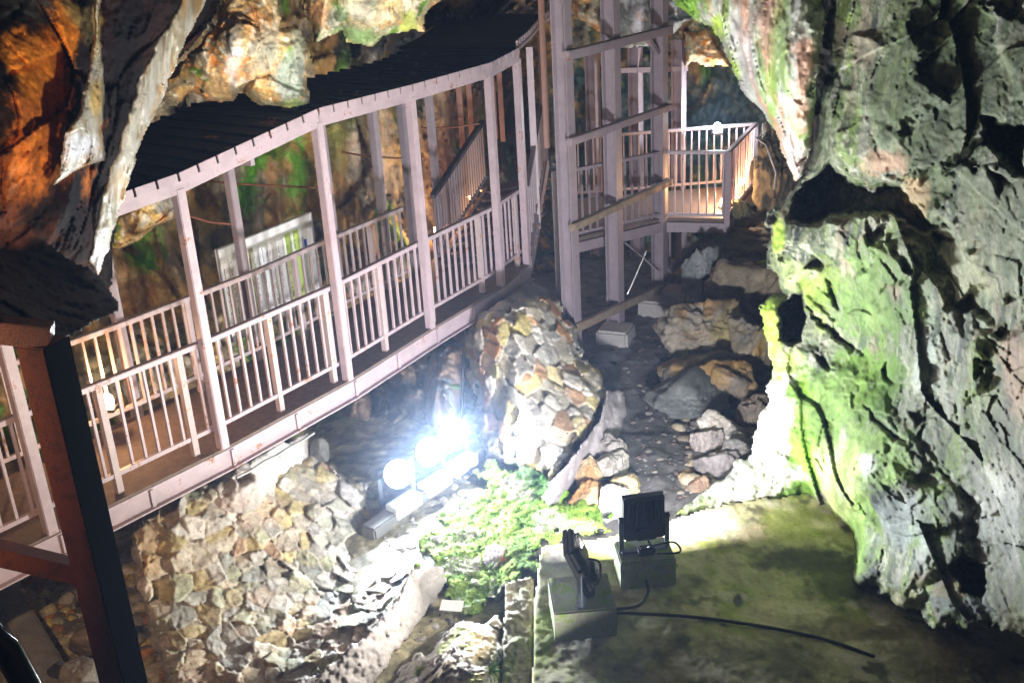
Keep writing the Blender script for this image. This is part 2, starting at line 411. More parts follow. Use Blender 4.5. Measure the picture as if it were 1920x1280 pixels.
for i in range(NB-1): mb.bar(bp(i, WID+.08, ztop[i]-.05), bp(i+1, WID+.08, ztop[i+1]-.05), .05, .08)
mb.build('eave_beam', STEELD, roof)
mb = MB()
for i in range(1, NB-1):
    for t in (0., .5): mb.bar(bl(i, t, -.02, ztop[i]-.02), bl(i, t, WID+.1, ztop[i]-.02), .04, .05)
mb.build('rafter', STEELD, roof)
# railings
RZ = .86
def railing(parent, a, b, rposts, nb, mat, each=True, z0=.15, z1=RZ, mat2=None, w=.02):
    a = np.array(a, float); b = np.array(b, float); zz = np.array([0, 0, 1.])
    r = MB().bar(a+zz*z1, b+zz*z1, .055, .042, bev=.004).build('railing', mat, parent)
    MB().bar(a+zz*z0, b+zz*z0, .034, .034).build('bottom_rail', mat, r)
    for t in rposts:
        p = a*(1-t)+b*t; MB().bar(p, p+zz*(z1-.02), .05, .05, up=b-a).build('rail_post', mat2 or mat, r)
    allb = MB()
    for k in range(nb):
        t = (k+.5)/nb
        if any(abs(t-q) < .35/nb for q in rposts): continue
        p = a*(1-t)+b*t
        m = MB() if each else allb
        m.bar(p+zz*z0, p+zz*(z1-.02), w, w, up=b-a)
        if each: m.build('baluster', mat, r)
    if not each and allb.v: tag(allb.build('baluster_row', mat, r), kind='stuff')
    return r
nearposts = {0: [.5], 1: [.4, .86], 2: [.48, .93], 3: [.5], 4: [.1, .8], 5: [.85]}
for i in range(NB-1):
    L = np.linalg.norm(near[i+1]-near[i])
    railing(bridge, bp(i, .05, 0), bp(i+1, .05, 0), nearposts[i], round(L/.112), STEEL, True, mat2=STEELR)
    if i < 5: railing(bridge, bl(i, 0, WID, 0), bl(i, 1 if i < 4 else .8, WID, 0), [.45], round(L/.112*(1 if i < 4 else .8)), STEELR, False)
# pipework clamps under the girder
tag(MB().tube([bl(2, .0+.1*k, -.12, -.25-.01*(k % 2)) for k in range(7)], .012, 6).build('conduit_pipe', GALV), 'thin grey conduit clipped under the walkway girder above the left stone pier', 'pipe')

# ================================================================== STAIRWAY beyond the bridge
fs0 = np.array([-.80, 11.73, 0]); fe = py(905, 228, 13.5); fe = np.array([fe[0], fe[1], fe[2]-RZ])
def upx(u, v, y): return py(u, v, y)
q1 = upx(1008, 427, 12.75); q1t = np.array([q1[0], q1[1], zat(q1[0], q1[1], 88)])
q2 = upx(1023, 300, 13.7); q2t = np.array([q2[0], q2[1], zat(q2[0], q2[1], 62)])
ns0 = np.array([.27, 11.85, 0]); ne = np.array([.62, 14.1, fe[2]+.25])
st = empty('stairway', (ns0[0], ns0[1], 0), 'dark roofed stairway climbing from the far end of the walkway beside the tower', 'stairway')
mb = MB()
for s0, s1 in ((fs0, fe), (ns0, ne)): mb.bar(s0+np.array([0, 0, -.08]), s1+np.array([0, 0, -.08]), .04, .2)
mb.build('stringer', STEELD, st)
for k in range(9):
    t = (k+.5)/9; a = fs0*(1-t)+fe*t; b = ns0*(1-t)+ne*t; b[2] = a[2]
    MB().bar(a, b, .24, .035, bev=.004).build('tread', DECK, st)
mb = MB(); zz = np.array([0, 0, 1.])
mb.bar(fs0+zz*RZ, fe+zz*RZ, .06, .05); mb.build('handrail', BLACK, st)
railing(st, fs0, fe, [], 22, STEELD, False)
railing(st, ns0, ne, [], 12, STEELD, False)
MB().bar(q1, q1t, PW, PW, up=(0, 1, 0)).build('post', STEEL, st); MB().bar(q2, q2t, PW, PW, up=(0, 1, 0)).build('post', STEEL, st)
p5t = bp(6, -.03, ztop[6]); q3t = upx(1034, 36, 14.6)
mb = MB(); mb2 = MB(); pts = [p5t, q1t+zz*.05, q2t+zz*.05, q3t]
for a, b in zip(pts[:-1], pts[1:]):
    mb2.bar(a+zz*.04, b+zz*.04, .03, .04)
    aw = a+np.array([-1.3, .45, .02]); bw = b+np.array([-1.3, .45, .02])
    mb.add([a+zz*.07, b+zz*.07, bw+zz*.07, aw+zz*.07, a+zz*.04, b+zz*.04, bw+zz*.04, aw+zz*.04], [(0, 1, 2, 3), (7, 6, 5, 4), (0, 4, 5, 1), (2, 6, 7, 3)])
    n = 5
    for k in range(n): mb2.bar(a*(1-(k+.05)/n)+b*(k+.05)/n+zz*.10, a*(1-(k+.8)/n)+b*(k+.8)/n+zz*.10, .02, .06)
sr = mb.build('roof', DARKROOF, st); mb2.build('eave_strip', STEEL, sr)
for (u, t_, b_, y) in ((862, 150, 330, 13.6), (880, 140, 300, 14.2), (938, 125, 265, 15.0), (925, 130, 260, 15.3)):
    a = upx(u-3, t_, y); b = upx(u+6, b_, y); b = np.array([a[0], a[1], b[2]])
    MB().bar(b, a, .07, .07, up=(0, 1, 0)).build('post', BROWNST, st)

# ================================================================== STEEL TOWER
c2 = np.array([1.31, 12.26]); c3 = np.array([2.02, 13.31]); ad = (c3-c2)/np.linalg.norm(c3-c2); c1 = c2-ad*1.08
an = np.array([ad[1], -ad[0]])
tower = empty('steel_tower', (c2[0], c2[1], -1), 'tall grey steel frame tower of heavy columns rising behind the walkway end', 'tower')
for c in (c1, c2, c3):
    MB().hbar((c[0], c[1], -1.0), (c[0], c[1], 5.5), .15, .17, .014, (*an, 0)).build('column', STEELD, tower)
for (u, y) in ((1109, 15.4), (1191, 15.2), (1273, 15.0)):
    b = upx(u, 75, y); MB().hbar((b[0], b[1], -1.1), (b[0], b[1], b[2] if u > 1200 else b[2]-.1), .16, .16, .014, (*an, 0)).build('column', STEELD, tower)
ao = an*.10
for (v1, v3, h, m, nm) in ((608, 545, .10, WOOD, 'base_beam'), (428, 347, .085, WOOD, 'beam'), (268, 207, .085, STEELD, 'beam'), (108, 60, .10, STEELD, 'beam')):
    p = c1+ao-ad*.1; q = c3+ao+ad*.12
    a = np.array([p[0], p[1], zat(p[0], p[1], v1-4)]); b = np.array([q[0], q[1], zat(q[0], q[1], v3-4)])
    zc = (a[2]+b[2])/2; MB().bar((p[0], p[1], a[2]*.65+zc*.35), (q[0], q[1], b[2]*.65+zc*.35), .07, h, bev=.008).build(nm, m, tower)
a = upx(1160, 132, 15.2); b = upx(1290, 138, 15.0); MB().bar(a, (b[0], b[1], a[2]), .1, .07).build('beam', STEELD, tower)
g = upx(1210, 66, 13.3); MB().bar((c3[0]-.02, c3[1]-.03, zat(*c3, 100)), (c3[0]-ad[0]*.35, c3[1]-ad[1]*.35, zat(*c3, 62)), .05, .05).build('knee_brace', STEELD, tower)
# slim service pipe & drain between bridge end and tower
pp = upx(1040, 300, 11.9); tag(MB().bar((pp[0], pp[1], -1.1), (pp[0], pp[1], zat(pp[0], pp[1], 320)), .09, .07, up=(0, 1, 0), bev=.01).build('cable_trunking', STEELD), 'slim square trunking upright between the walkway end and the nearest tower column', 'trunking')
pp = upx(1027, 300, 12.1); tag(MB().bar((pp[0], pp[1], zat(pp[0], pp[1], 278)), (pp[0], pp[1], 3.4), .07, .06, up=(0, 1, 0), bev=.01).build('timber_post', BROWNST), 'narrow brown post squeezed against the first tower column under the stair roof', 'post')
def footing(u, v, zt, s, h, label, seed):
    c = pz(u, v, zt)
    o = MB().box((0, 0, -h/2), (s, s, h), np.array(Matrix.Rotation(-math.atan2(ad[0], ad[1])+.2, 3, 'Z')), .03).build('concrete_footing', None, None, True)
    me = o.data; n = len(me.vertices); co = np.array([v_.co[:] for v_ in me.vertices])
    for v_ in me.vertices:
        if v_.co.z < -.1: v_.co.x *= 1.08; v_.co.y *= 1.08
    cc = me.color_attributes.new('Col', 'FLOAT_COLOR', 'POINT'); cc.data.foreach_set('color', np.tile([.42, .40, .38, 1], n).astype(np.float32))
    me.materials.append(CONC); o.location = tuple(c); tag(o, label, 'footing', 'concrete footings of the tower')
footing(1154, 612, -.98, .40, .5, 'pale concrete footing block under the middle column of the steel tower', 1)
footing(1236, 556, -.98, .46, .5, 'pale concrete footing block under the far column of the tower, beside the big boulder', 2)
footing(1268, 540, -.85, .36, .5, 'small grey block half hidden behind the far tower footing', 3)

# ================================================================== VIEWING PLATFORM
A = pz(1243, 408, 0); B = pz(1362, 410, 0); Cc = pz(1413, 345, 0); L1 = pz(1073, 448, 0); BL = pz(1066, 228, RZ)*np.array([1, 1, 0])
BL = np.array([1.02, 14.6, 0]); BR = Cc
plat = empty('viewing_platform', (B[0], B[1], 0), 'railed steel viewing platform beside the tower, lit orange by small lamps at its corner', 'platform')
dz = np.array([0, 0, .05]); PV = [L1, A, B, Cc, BL]
MB().add(PV+[p-dz for p in PV], [(0, 1, 2, 3, 4), (9, 8, 7, 6, 5)]+[(i, i+5, (i+1) % 5+5, (i+1) % 5) for i in range(5)]).build('deck', DECK, plat)
mb = MB()
for p, q in ((L1, A), (A, B), (B, Cc)): mb.bar(p-dz*2.4, q-dz*2.4, .06, .13)
mb.build('edge_beam', STEELD, plat)
railing(plat, L1, A, [.45], 13, STEELD, True, z0=.06, w=.022)
railing(plat, A, B, [], 8, STEEL, True, z0=.05, w=.022)
railing(plat, B, Cc, [], 11, STEEL, True, z0=.05, w=.022)
railing(plat, BL, Cc, [.5], 24, STEELD, False, z0=.08)
for p in (B, Cc): MB().bar(p-zz*.1, p+zz*(RZ+.01), .075, .075, up=(0, 1, 0), bev=.006).build('corner_post', STEEL, plat)
b1 = upx(1255, 508, 13.2); b2 = pz(1385, 395, -.12); MB().bar(b1, (b2[0], b2[1], -.12), .07, .09).build('brace', STEELD, plat)
for u in (1258, 1290):
    a = pz(u, 418, -.1); MB().bar((a[0], a[1]+.3, -1.2), (a[0], a[1]+.3, -.1), .08, .08, up=(0, 1, 0)).build('leg', STEELD, plat)
tag(MB().tube([upx(1212, 470, 12.5), upx(1195, 510, 12.45), upx(1176, 552, 12.4)], .011, 6).build('thin_rod', GALV), 'thin bright metal rod leaning behind the tower between its middle and far columns', 'rod')
tag(MB().tube([upx(1172, 455, 13.4), upx(1205, 482, 13.3), upx(1235, 510, 13.2)], .012, 6).build('thin_rod', STEELD), 'thin dull rod sloping down to the foot of the far tower column', 'rod')
tag(MB().tube([upx(1417, 258, 13.4), upx(1436, 272, 13.2), upx(1446, 300, 13.1), upx(1455, 325, 13.1), upx(1452, 355, 13.0)], .012, 6).build('hanging_cable', WHITEPL), 'thin white cable hanging in a curve beside the platform corner against the rock', 'cable')

# ================================================================== NOTICE BOARD
SL = py(404, 468, 9.32); SR = py(580, 398, 10.5); zt_ = (SL[2]+SR[2])/2; SL[2] = SR[2] = 0
sd = (SR-SL)/np.linalg.norm(SR-SL); sn = np.array([sd[1], -sd[0], 0]); SLN = np.linalg.norm(SR-SL); zb_ = .16
sign = empty('notice_board', SL, 'white information board of upright printed strips standing beyond the walkway railing', 'notice board')
MB().bar(SL+zz*(zt_+zb_)/2, SR+zz*(zt_+zb_)/2, .03, zt_-zb_).build('panel', flatmat('board_white', (.84, .85, .85), .35, 0, .04, 0), sign)
mb = MB(); o_ = sn*.018
mb.bar(SL+zz*zt_+o_, SR+zz*zt_+o_, .012, .014); mb.bar(SL+zz*zb_+o_, SR+zz*zb_+o_, .012, .014)
for p in (SL, SR): mb.bar(p+zz*zb_+o_, p+zz*zt_+o_, .012, .014, up=(*ad, 0))
mb.build('frame', GALV, sign)
mats = {'w': flatmat('strip_white', (.93, .94, .94), .4, 0, .03, 0), 'l': flatmat('strip_lime', (.52, .72, .16), .4, 0, .03, 0), 'k': flatmat('strip_khaki', (.40, .38, .24), .4, 0, .06, 0), 'g': flatmat('strip_grey', (.55, .58, .60), .4, 0, .03, 0)}
ink = flatmat('printing_ink', (.05, .06, .06), .5, 0, .1, 0); inkb = flatmat('blue_ink', (.06, .10, .55), .5, 0, .05, 0)
for k, (x0, x1, c) in enumerate(((.03, .075, 'w'), (.10, .16, 'w'), (.29, .33, 'k'), (.335, .39, 'w'), (.42, .47, 'w'), (.51, .56, 'w'), (.59, .64, 'w'), (.68, .735, 'l'), (.77, .83, 'l'), (.865, .92, 'w'), (.945, .98, 'w'))):
    xm = (x0+x1)/2; p = SL+sd*SLN*xm+sn*.019; w = (x1-x0)*SLN
    s_ = MB().box(p+zz*((zt_+zb_)/2-.03), (w, .006, zt_-zb_-.16), np.stack([sd, -sn, zz], 1)).build('printed_strip', mats[c], sign)
    mk = MB(); r_ = random.Random(k)
    z = zt_-.16
    while z > zb_+.15:
        if r_.random() < .55: mk.box(p+sn*.004+sd*-.42*w+zz*z, (w*.13, .002, .012), np.stack([sd, -sn, zz], 1))
        z -= .024
    if k < 9 and mk.v: tag(mk.build('lettering', ink, s_), kind='stuff')
    if k == 9: MB().box(p+sn*.005+zz*(zt_-.28), (w*.55, .003, .075), np.stack([sd, -sn, zz], 1)).build('emblem', inkb, s_)
for t in (.1, .9): MB().bar(SL+sd*SLN*t-sn*.03-zz*.6, SL+sd*SLN*t-sn*.03+zz*zt_*.9, .04, .04, up=(0, 1, 0)).build('leg', STEELD, sign)
for (p, lab) in (((290, 330, 10.9, 590, 352, 10.4), 'slack thin rod crossing behind the walkway posts above the notice board'), ((355, 405, 9.2, 432, 420, 9.2), 'short thin rod crossing behind the left far post of the walkway'), ((640, 285, 11.6, 752, 297, 11.5), 'thin rod crossing the third opening of the walkway'), ((790, 240, 13, 900, 232, 13), 'upper thin rod across the stairway opening')):
    a, b = py(*p[:3]), py(*p[3:]); m_ = (a+b)/2-zz*.02; tag(MB().tube([a, m_, b], .011, 6).build('tie_rod', BROWNST), lab, 'rod')

# ================================================================== LAMPS
def area(name, loc, aim, size, power, col, spread=170, parent=None):
    l = bpy.data.lights.new(name, 'AREA'); l.shape = 'DISK'; l.size = size; l.energy = power; l.color = col; l.spread = math.radians(spread)
    o = bpy.data.objects.new(name, l); COL.objects.link(o); o.location = tuple(loc)
    d = Vector(aim)-Vector(loc); o.rotation_euler = d.to_track_quat('-Z', 'Y').to_euler(); return o
def point(name, loc, power, col, r=.04):
    l = bpy.data.lights.new(name, 'POINT'); l.energy = power; l.color = col; l.shadow_soft_size = r
    o = bpy.data.objects.new(name, l); COL.objects.link(o); o.location = tuple(loc); return o
def roundlamp(t, base, hc, d, hx, hz, power, spread, r=.13):
    m = MB().tube([hc-d*.10, hc-d*.05, hc-d*.01, hc+d*.05], r*.45, 28, r*1.02)
    ho = m.build('housing', BLACK, t)
    MB().tube([hc+d*.046, hc+d*.056], r*.97, 32).build('lens', LAMPW, ho)
    MB().tube([hc+d*.035, hc+d*.066], r*1.06, 32, cap=False).build('rim', GREYMETAL, ho)
    fx = np.array([hx[0], hx[1], 0]); br = MB()
    for s in (1, -1): br.bar(base+fx*s*(r+.03)+zz*.012, hc+fx*s*(r+.03), .008, .035, up=hx)
    br.bar(base-fx*(r+.03)+zz*.008, base+fx*(r+.03)+zz*.008, .05, .008); br.build('bracket', GREYMETAL, t)
    area('flood_beam', hc+d*.07, hc+d*3, r*1.8, power, COOL, spread)
    return t
def floodlight(base, aim, label, lit, power, spread=170, size=(.30, .34), group=None, laim=None, lcol=COOL):
    """base: point the bracket stands on; head leans so that its lens (local +Y) looks at aim"""
    base = np.array(base, float); hc = base+np.array([0, 0, .27]); d = np.array(aim, float)-hc; d /= np.linalg.norm(d)
    hx = np.cross(d, (0, 0, 1)); hx /= np.linalg.norm(hx); hz = np.cross(hx, d); Rm = np.stack([hx, d, hz], 1); w, h = size
    t = empty('floodlight', base, label, 'floodlight', group)
    if lit: return roundlamp(t, base, hc, d, hx, hz, power, spread)
    hb = MB().box(hc, (w, .046, h), Rm, .012)
    hb.box(hc+d*.035+hz*(h/2-.012), (w, .03, .024), Rm); hb.box(hc+d*.035-hz*(h/2-.012), (w, .03, .024), Rm)
    for s in (1, -1): hb.box(hc+d*.035+hx*s*(w/2-.012), (.024, .03, h-.048), Rm)
    ho = hb.build('housing', BLACK, t)
    fb = MB()
    for k in range(11):
        x = (k-5)*w*.075; fb.box(hc-d*.037+hx*x+hz*.05, (.006, .03, h*.55*(1-.02*abs(k-5))), Rm)
    fb.box(hc-d*.045-hz*h*.33, (w*.5, .05, h*.22), Rm, .008)
    fb.build('heat_sink', BLACK, ho)
    MB().box(hc+d*.034, (w-.05, .006, h-.05), Rm).build('lens', LAMPW if lit else flatmat('clear_glass', (.5, .55, .6), .1), ho)
    for s in (1, -1): MB().tube([hc+hx*s*(w/2), hc+hx*s*(w/2+.035)], .022, 10).build('pivot_knob', BLACK, t)
    fx = np.array([hx[0], hx[1], 0]); br = MB()
    for s in (1, -1): br.bar(base+fx*s*(w/2+.018)+zz*.012, hc+fx*s*(w/2+.018), .008, .035, up=hx)
    br.bar(base-fx*(w/2+.02)+zz*.008, base+fx*(w/2+.02)+zz*.008, .05, .008)
    br.build('bracket', GREYMETAL, t)
    jb = MB().box(base-np.array([d[0], d[1], 0])*.06+zz*.035, (.12, .07, .06), np.stack([fx, np.cross(zz, fx), zz], 1), .012)
    jb.tube([base-d*.05+zz*.04, base-np.array([d[0], d[1], 0])*.12+zz*.1+fx*.02, hc-d*.07-hz*.12], .009, 6); jb.build('junction_box', BLACK, t)
    if power: area('flood_beam', hc+d*.05, hc+(d if laim is None else np.array(laim, float))*3, min(size)*.9, power, lcol, spread)
    return t
floodlight((-.45, 5.05, -1.38), (.45, 5.35, -.3), 'added unseen floodlight low in the foreground trench aimed up at the rock wall', False, 26, 130, group=None, lcol=(1, .96, .85))  # lamp added out of view to fill the right rock wall
fh = floodlight((.35, 2.35, .95), (-1.35, 8.5, 3.15), 'added unseen floodlight on a pole close to the camera aimed up at the hanging rocks', False, 62, 72, group=None, lcol=(1, .93, .82))  # lamp and its pole added out of view to brighten the hanging rocks
MB().tube([(.35, 2.35, -1.2), (.35, 2.35, .95)], .03, 10).build('pole', GREYMETAL, fh)
# three lit floodlights under the walkway
KB = [(757, 936), (815, 897), (865, 861)]; LP = [(742, 888), (800, 847), (845, 807)]
P3 = 115
for k, ((bu, bv), (lu, lv)) in enumerate(zip(KB, LP)):
    c = pz(bu, bv, -1.02); y = c[1]+.14; lp = py(lu, lv, y)
    floodlight((lp[0], lp[1], lp[2]-.27), lp+np.array([.55, -1.0, .5]), ('nearest of the three blazing floodlights under the walkway, beside the left stone pier', 'middle one of the three blazing floodlights under the walkway', 'farthest of the three blazing floodlights under the walkway, beside the bright stone pier')[k], True, P3, 150, group='floodlights under the walkway')
    o = MB().box((0, 0, -.05), (.34, .15, .13), np.array(Matrix.Rotation(math.radians(52), 3, 'Z')), .012).build('concrete_block', WHITEPL, None, True)
    o.data.materials.clear(); o.data.materials.append(flatmat('pale_block', (.62, .62, .58), .8, 0, .2, 0)); o.location = tuple(c)
    tag(o, ('white block below the nearest lit floodlight on the kerb strip', 'white block below the middle lit floodlight on the kerb strip', 'white block below the farthest lit floodlight on the kerb strip')[k], 'block', 'white blocks along the lamp kerb')
a, b = pz(690, 1000, -1.12), pz(905, 838, -1.12); o = MB().bar(a, b, .16, .12, bev=.015).build('lamp_kerb', flatmat('kerb_concrete', (.16, .16, .16), .85, 0, .3, 0)); tag(o, 'low concrete kerb strip carrying the white blocks and lit floodlights', 'kerb')
# two floodlights on the front slab
SZ = -.75
fB = pz(1208, 1030, SZ+.2); fA = pz(1090, 1112, SZ+.2)
floodlight(fB, fB+np.array([-.12, 1.0, .22]), 'black floodlight seen from behind with its fins, on the far block of the front slab', False, 250, 166, group='floodlights on the front slab', laim=(-.08, 1, .24), lcol=(.97, .95, 1.0))
floodlight(fA, fA+np.array([-1.0, .04, -.14]), 'black floodlight seen edge on, facing left on the near block of the front slab', False, 130, 152, group='floodlights on the front slab', laim=(-1, .35, .52), lcol=(1, .92, .82))
for (u, v, w, l, lab, rz) in ((1208, 1030, .40, .30, 'concrete base block under the floodlight seen from behind', .06), (1090, 1110, .42, .42, 'moss stained concrete base block under the floodlight seen edge on', .05)):
    c = pz(u, v, SZ+.2); o = MB().box((0, 0, -.115), (w, l, .23), np.array(Matrix.Rotation(rz, 3, 'Z')), .01).build('base_block', flatmat('base_block_concrete', (.30, .30, .24), .9, 0, .5, .6, 9., .2, (.16, .24, .05)), None, True)
    o.location = tuple(c); tag(o, lab, 'block', 'base blocks of the front floodlights')
def cable(pts, r, label):
    # smooth through points (Catmull-Rom)
    P = [np.array(p, float) for p in pts]; P = [2*P[0]-P[1]]+P+[2*P[-1]-P[-2]]; out = []
    for i in range(1, len(P)-2):
        for t in np.linspace(0, 1, 9)[:-1]:
            out.append(.5*(2*P[i]+(P[i+1]-P[i-1])*t+(2*P[i-1]-5*P[i]+4*P[i+1]-P[i+2])*t*t+(3*P[i]-P[i-1]-3*P[i+1]+P[i+2])*t**3))
    out.append(P[-2]); return tag(MB().tube(out, r, 8).build('cable', RUBBER), label, 'cable')
cable([pz(u, v, SZ+.025) for u, v in ((1140, 1148), (1200, 1150), (1300, 1156), (1420, 1172), (1540, 1196), (1640, 1230))], .012, 'long black cable lying across the mossy front slab')
cable([pz(1212, 1088, SZ+.05), pz(1215, 1110, SZ+.02), pz(1195, 1135, SZ+.02), pz(1140, 1143, SZ+.02)], .012, 'short black cable looping between the two base blocks on the front slab')
cable([fB+np.array([.03, -.05, .06]), fB+np.array([.2, -.06, .09]), fB+np.array([.24, -.1, .03]), fB+np.array([.08, -.09, .02])], .008, 'thin black lead looping at the right of the floodlight seen from behind')
cable([fA+np.array([.04, 0, .28]), fA+np.array([.13, .0, .24]), fA+np.array([.12, 0, .1]), fA+np.array([.06, -.02, .05])], .008, 'thin black lead looping behind the floodlight seen edge on')
cable([pz(872, 612, -.2)+np.array([0, -.12, 0]), py(868, 680, 9.5), py(866, 760, 9.4), py(862, 830, 9.35)], .014, 'black cable hanging down beside the bright stone pier under the walkway')
def bulkhead(c, label, col, mat, power, s=.05, group='small lamps', aim=None):
    c = np.array(c, float); t = empty('bulkhead_lamp', c-zz*s*1.4, label, 'lamp', group)
    MB().box(c-zz*s*1.2, (s*2.2, s*2.2, s*.5), None, .004).build('base', GREYMETAL, t)
    m = MB(); V, f = ico(2); m.add(c+V*np.array([s, s, s*1.25]), [list(x) for x in f], True); m.build('bulb', mat, t)
    if aim is None: point('lamp_glow', c+np.array([0, -.0, s*2.2]), power, col)
    else: area('lamp_glow', c+np.array(aim)*s*2, c+np.array(aim), s*2, power, col, 118)
    return t
wl = pz(201, 752, .34); bulkhead(wl, 'small warm lamp glowing on the walkway just behind the black post', WARM, LAMPO, 26, .055)
bulkhead(pz(1356, 380, .07), 'orange lamp glowing on the platform deck in its near corner', WARM, LAMPO, 40, .05)
bulkhead(py(1391, 341, 14.2), 'orange lamp seen through the side balusters of the platform', WARM, LAMPO, 30, .04)
bulkhead(py(1345, 240, 14.6), 'cold white lamp shining above the back rail of the platform', COOL, LAMPW, 70, .06)
bulkhead(py(818, 432, 12.6), 'small warm lamp under the stairway behind the last walkway opening', WARM, LAMPO, 20, .035)
bulkhead(py(880, 372, 13.6), 'warm lamp low on the stairway steps', WARM, LAMPO, 20, .025)
bulkhead(np.array([-2.6, 2.6, 2.3]), 'assumed unseen warm lamp on the near walkway, left of the black post', (1., .62, .34), LAMPO, 48, .05, aim=(-.6, 1., -.2))  # lamp assumed out of view, lights the post, pebbles and left rock warm

# ================================================================== NEAR POST FRAME (left)
pc = py(140, 900, 4.25); az = math.atan2(-pc[0], pc[1])
fr = empty('shelter_frame', (pc[0], pc[1], -1.2), 'rusty red steel post frame, its unlit side plated black, with a dark roof at the left edge', 'post frame')
zt2 = zat(pc[0], pc[1], 640); rp = np.array(Matrix.Rotation(az+math.radians(45), 3, 'Z'))
UNLITBLK = flatmat('unlit_side_black', (.004, .004, .005), 1, 0, .2, 0); UNLITBLK.node_tree.nodes['Principled BSDF'].inputs['Specular IOR Level'].default_value = .05
def post2(w): 
    m = MB(); m.box((pc[0], pc[1], (zt2-1.2)/2), (w, w, zt2+1.2), rp, .006); return m
post2(.152).build('post', RUST, fr)
nb_ = rp@np.array([1., 0, 0]); nb_ = nb_ if nb_[0]*1 > 0 and nb_[1] < 0 else -(rp@np.array([1., 0, 0]))
fa = [rp@np.array(q, float) for q in ((1, 0, 0), (-1, 0, 0), (0, 1, 0), (0, -1, 0))]; fa = max(fa, key=lambda q: q[0]*1.0-q[1]*.6)
MB().box(np.array([pc[0], pc[1], (zt2-1.2)/2])+fa*.079, (.152, .006, zt2+1.2), np.stack([np.cross(fa, zz), fa, zz], 1)).build('shade_plate', UNLITBLK, fr)  # added black plate stands for the unlit right side of the post
a = py(-60, 612, 4.2); b = py(98, 628, 4.25); MB().bar(a, b, .1, .10, bev=.004).build('top_beam', RUST, fr)
a = py(-60, 1022, 4.1); b = py(150, 1072, 4.25); MB().bar(a, b, .10, .09, bev=.004).build('cross_beam', RUST, fr)
def dark(P, UV, d): return paint(P, UV, C(.008, .008, .008), [(C(.016, .016, .016), 6, 6, .3, .8)], (), 5)
tag(sheet('roof_cover', [(-70, 440), (90, 455), (190, 515), (220, 560), (224, 584), (150, 622), (100, 648), (60, 606), (-70, 596)], [(0, 600, 4.15), (100, 640, 4.3), (220, 570, 5.2), (0, 450, 5.6), (190, 515, 5.8)], 4, 10, .05, .05, ((7, 1),), 4, 61, .12, colour=dark, parent=fr))
a = pz(-30, 1040, -1.1); b = pz(120, 1310, -1.1); o = MB().bar(a, b, .2, .2, bev=.02).build('edge_kerb', flatmat('edge_kerb_concrete', (.30, .30, .29), .85, 0, .35, 0)); tag(o, 'grey concrete kerb edging the gravel at the bottom left corner', 'kerb')
tag(MB().tube([py(-60, 1120, 2.3), py(10, 1215, 2.3), py(75, 1330, 2.3)], .035, 14).build('guard_rail_tube', flatmat('dark_blue_tube', (.012, .014, .035), .35, 0, .2, 0)), 'near black tube of a guard rail cutting the bottom left corner', 'rail')

# ================================================================== RIGHT ROCK WALL
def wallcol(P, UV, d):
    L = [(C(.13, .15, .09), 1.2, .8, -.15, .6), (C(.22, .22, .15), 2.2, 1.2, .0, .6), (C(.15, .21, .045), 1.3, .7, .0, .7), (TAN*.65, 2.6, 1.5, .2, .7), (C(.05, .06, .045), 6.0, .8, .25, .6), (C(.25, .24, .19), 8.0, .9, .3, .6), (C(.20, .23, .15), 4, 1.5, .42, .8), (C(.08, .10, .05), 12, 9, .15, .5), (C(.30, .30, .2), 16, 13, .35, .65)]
    Bl = [(1440, 820, 108, 175, C(.72, .69, .6), .95), (1380, 905, 120, 70, C(.56, .58, .48), .9), (1475, 740, 40, 80, WHT, .8), (1440, 620, 28, 80, C(.36, .50, .06), .95), (1475, 690, 40, 45, C(.4, .5, .1), .85), (1515, 850, 34, 140, C(.17, .38, .02), .97), (1500, 930, 40, 30, MOS, .7),  # white stone of the foot, widened over its overexposed area
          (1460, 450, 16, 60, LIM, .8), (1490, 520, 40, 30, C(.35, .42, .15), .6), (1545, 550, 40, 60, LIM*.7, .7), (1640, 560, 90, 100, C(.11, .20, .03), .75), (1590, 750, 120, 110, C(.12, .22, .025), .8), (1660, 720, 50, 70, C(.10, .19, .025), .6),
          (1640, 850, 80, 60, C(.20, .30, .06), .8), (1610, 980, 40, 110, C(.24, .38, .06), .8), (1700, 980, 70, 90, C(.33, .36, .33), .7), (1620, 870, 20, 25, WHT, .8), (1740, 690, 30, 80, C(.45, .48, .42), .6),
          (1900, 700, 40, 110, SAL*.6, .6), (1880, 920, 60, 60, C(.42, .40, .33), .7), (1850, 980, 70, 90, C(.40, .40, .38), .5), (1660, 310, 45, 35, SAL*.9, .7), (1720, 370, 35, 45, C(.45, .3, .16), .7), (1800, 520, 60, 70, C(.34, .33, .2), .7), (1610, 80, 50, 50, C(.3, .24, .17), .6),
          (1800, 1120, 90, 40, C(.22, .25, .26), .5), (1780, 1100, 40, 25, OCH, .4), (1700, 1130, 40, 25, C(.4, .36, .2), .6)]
    return paint(P, UV, C(.17, .19, .09), L, [(1560, 900, 70, 80, C(.44, .52, .16), .8), (1760, 200, 230, 260, C(.085, .108, .05), .8), (1880, 900, 110, 320, C(.14, .15, .10), .55), (1850, 420, 120, 160, C(.15, .16, .09), .5)]+Bl, 11, .5)  # darker blobs at top and far right paint in the fading light
wall = empty('rock_wall', (2.4, 6.8, -.8), 'huge mossy green cave rock wall with a white foot and dark hollows', 'rock wall')
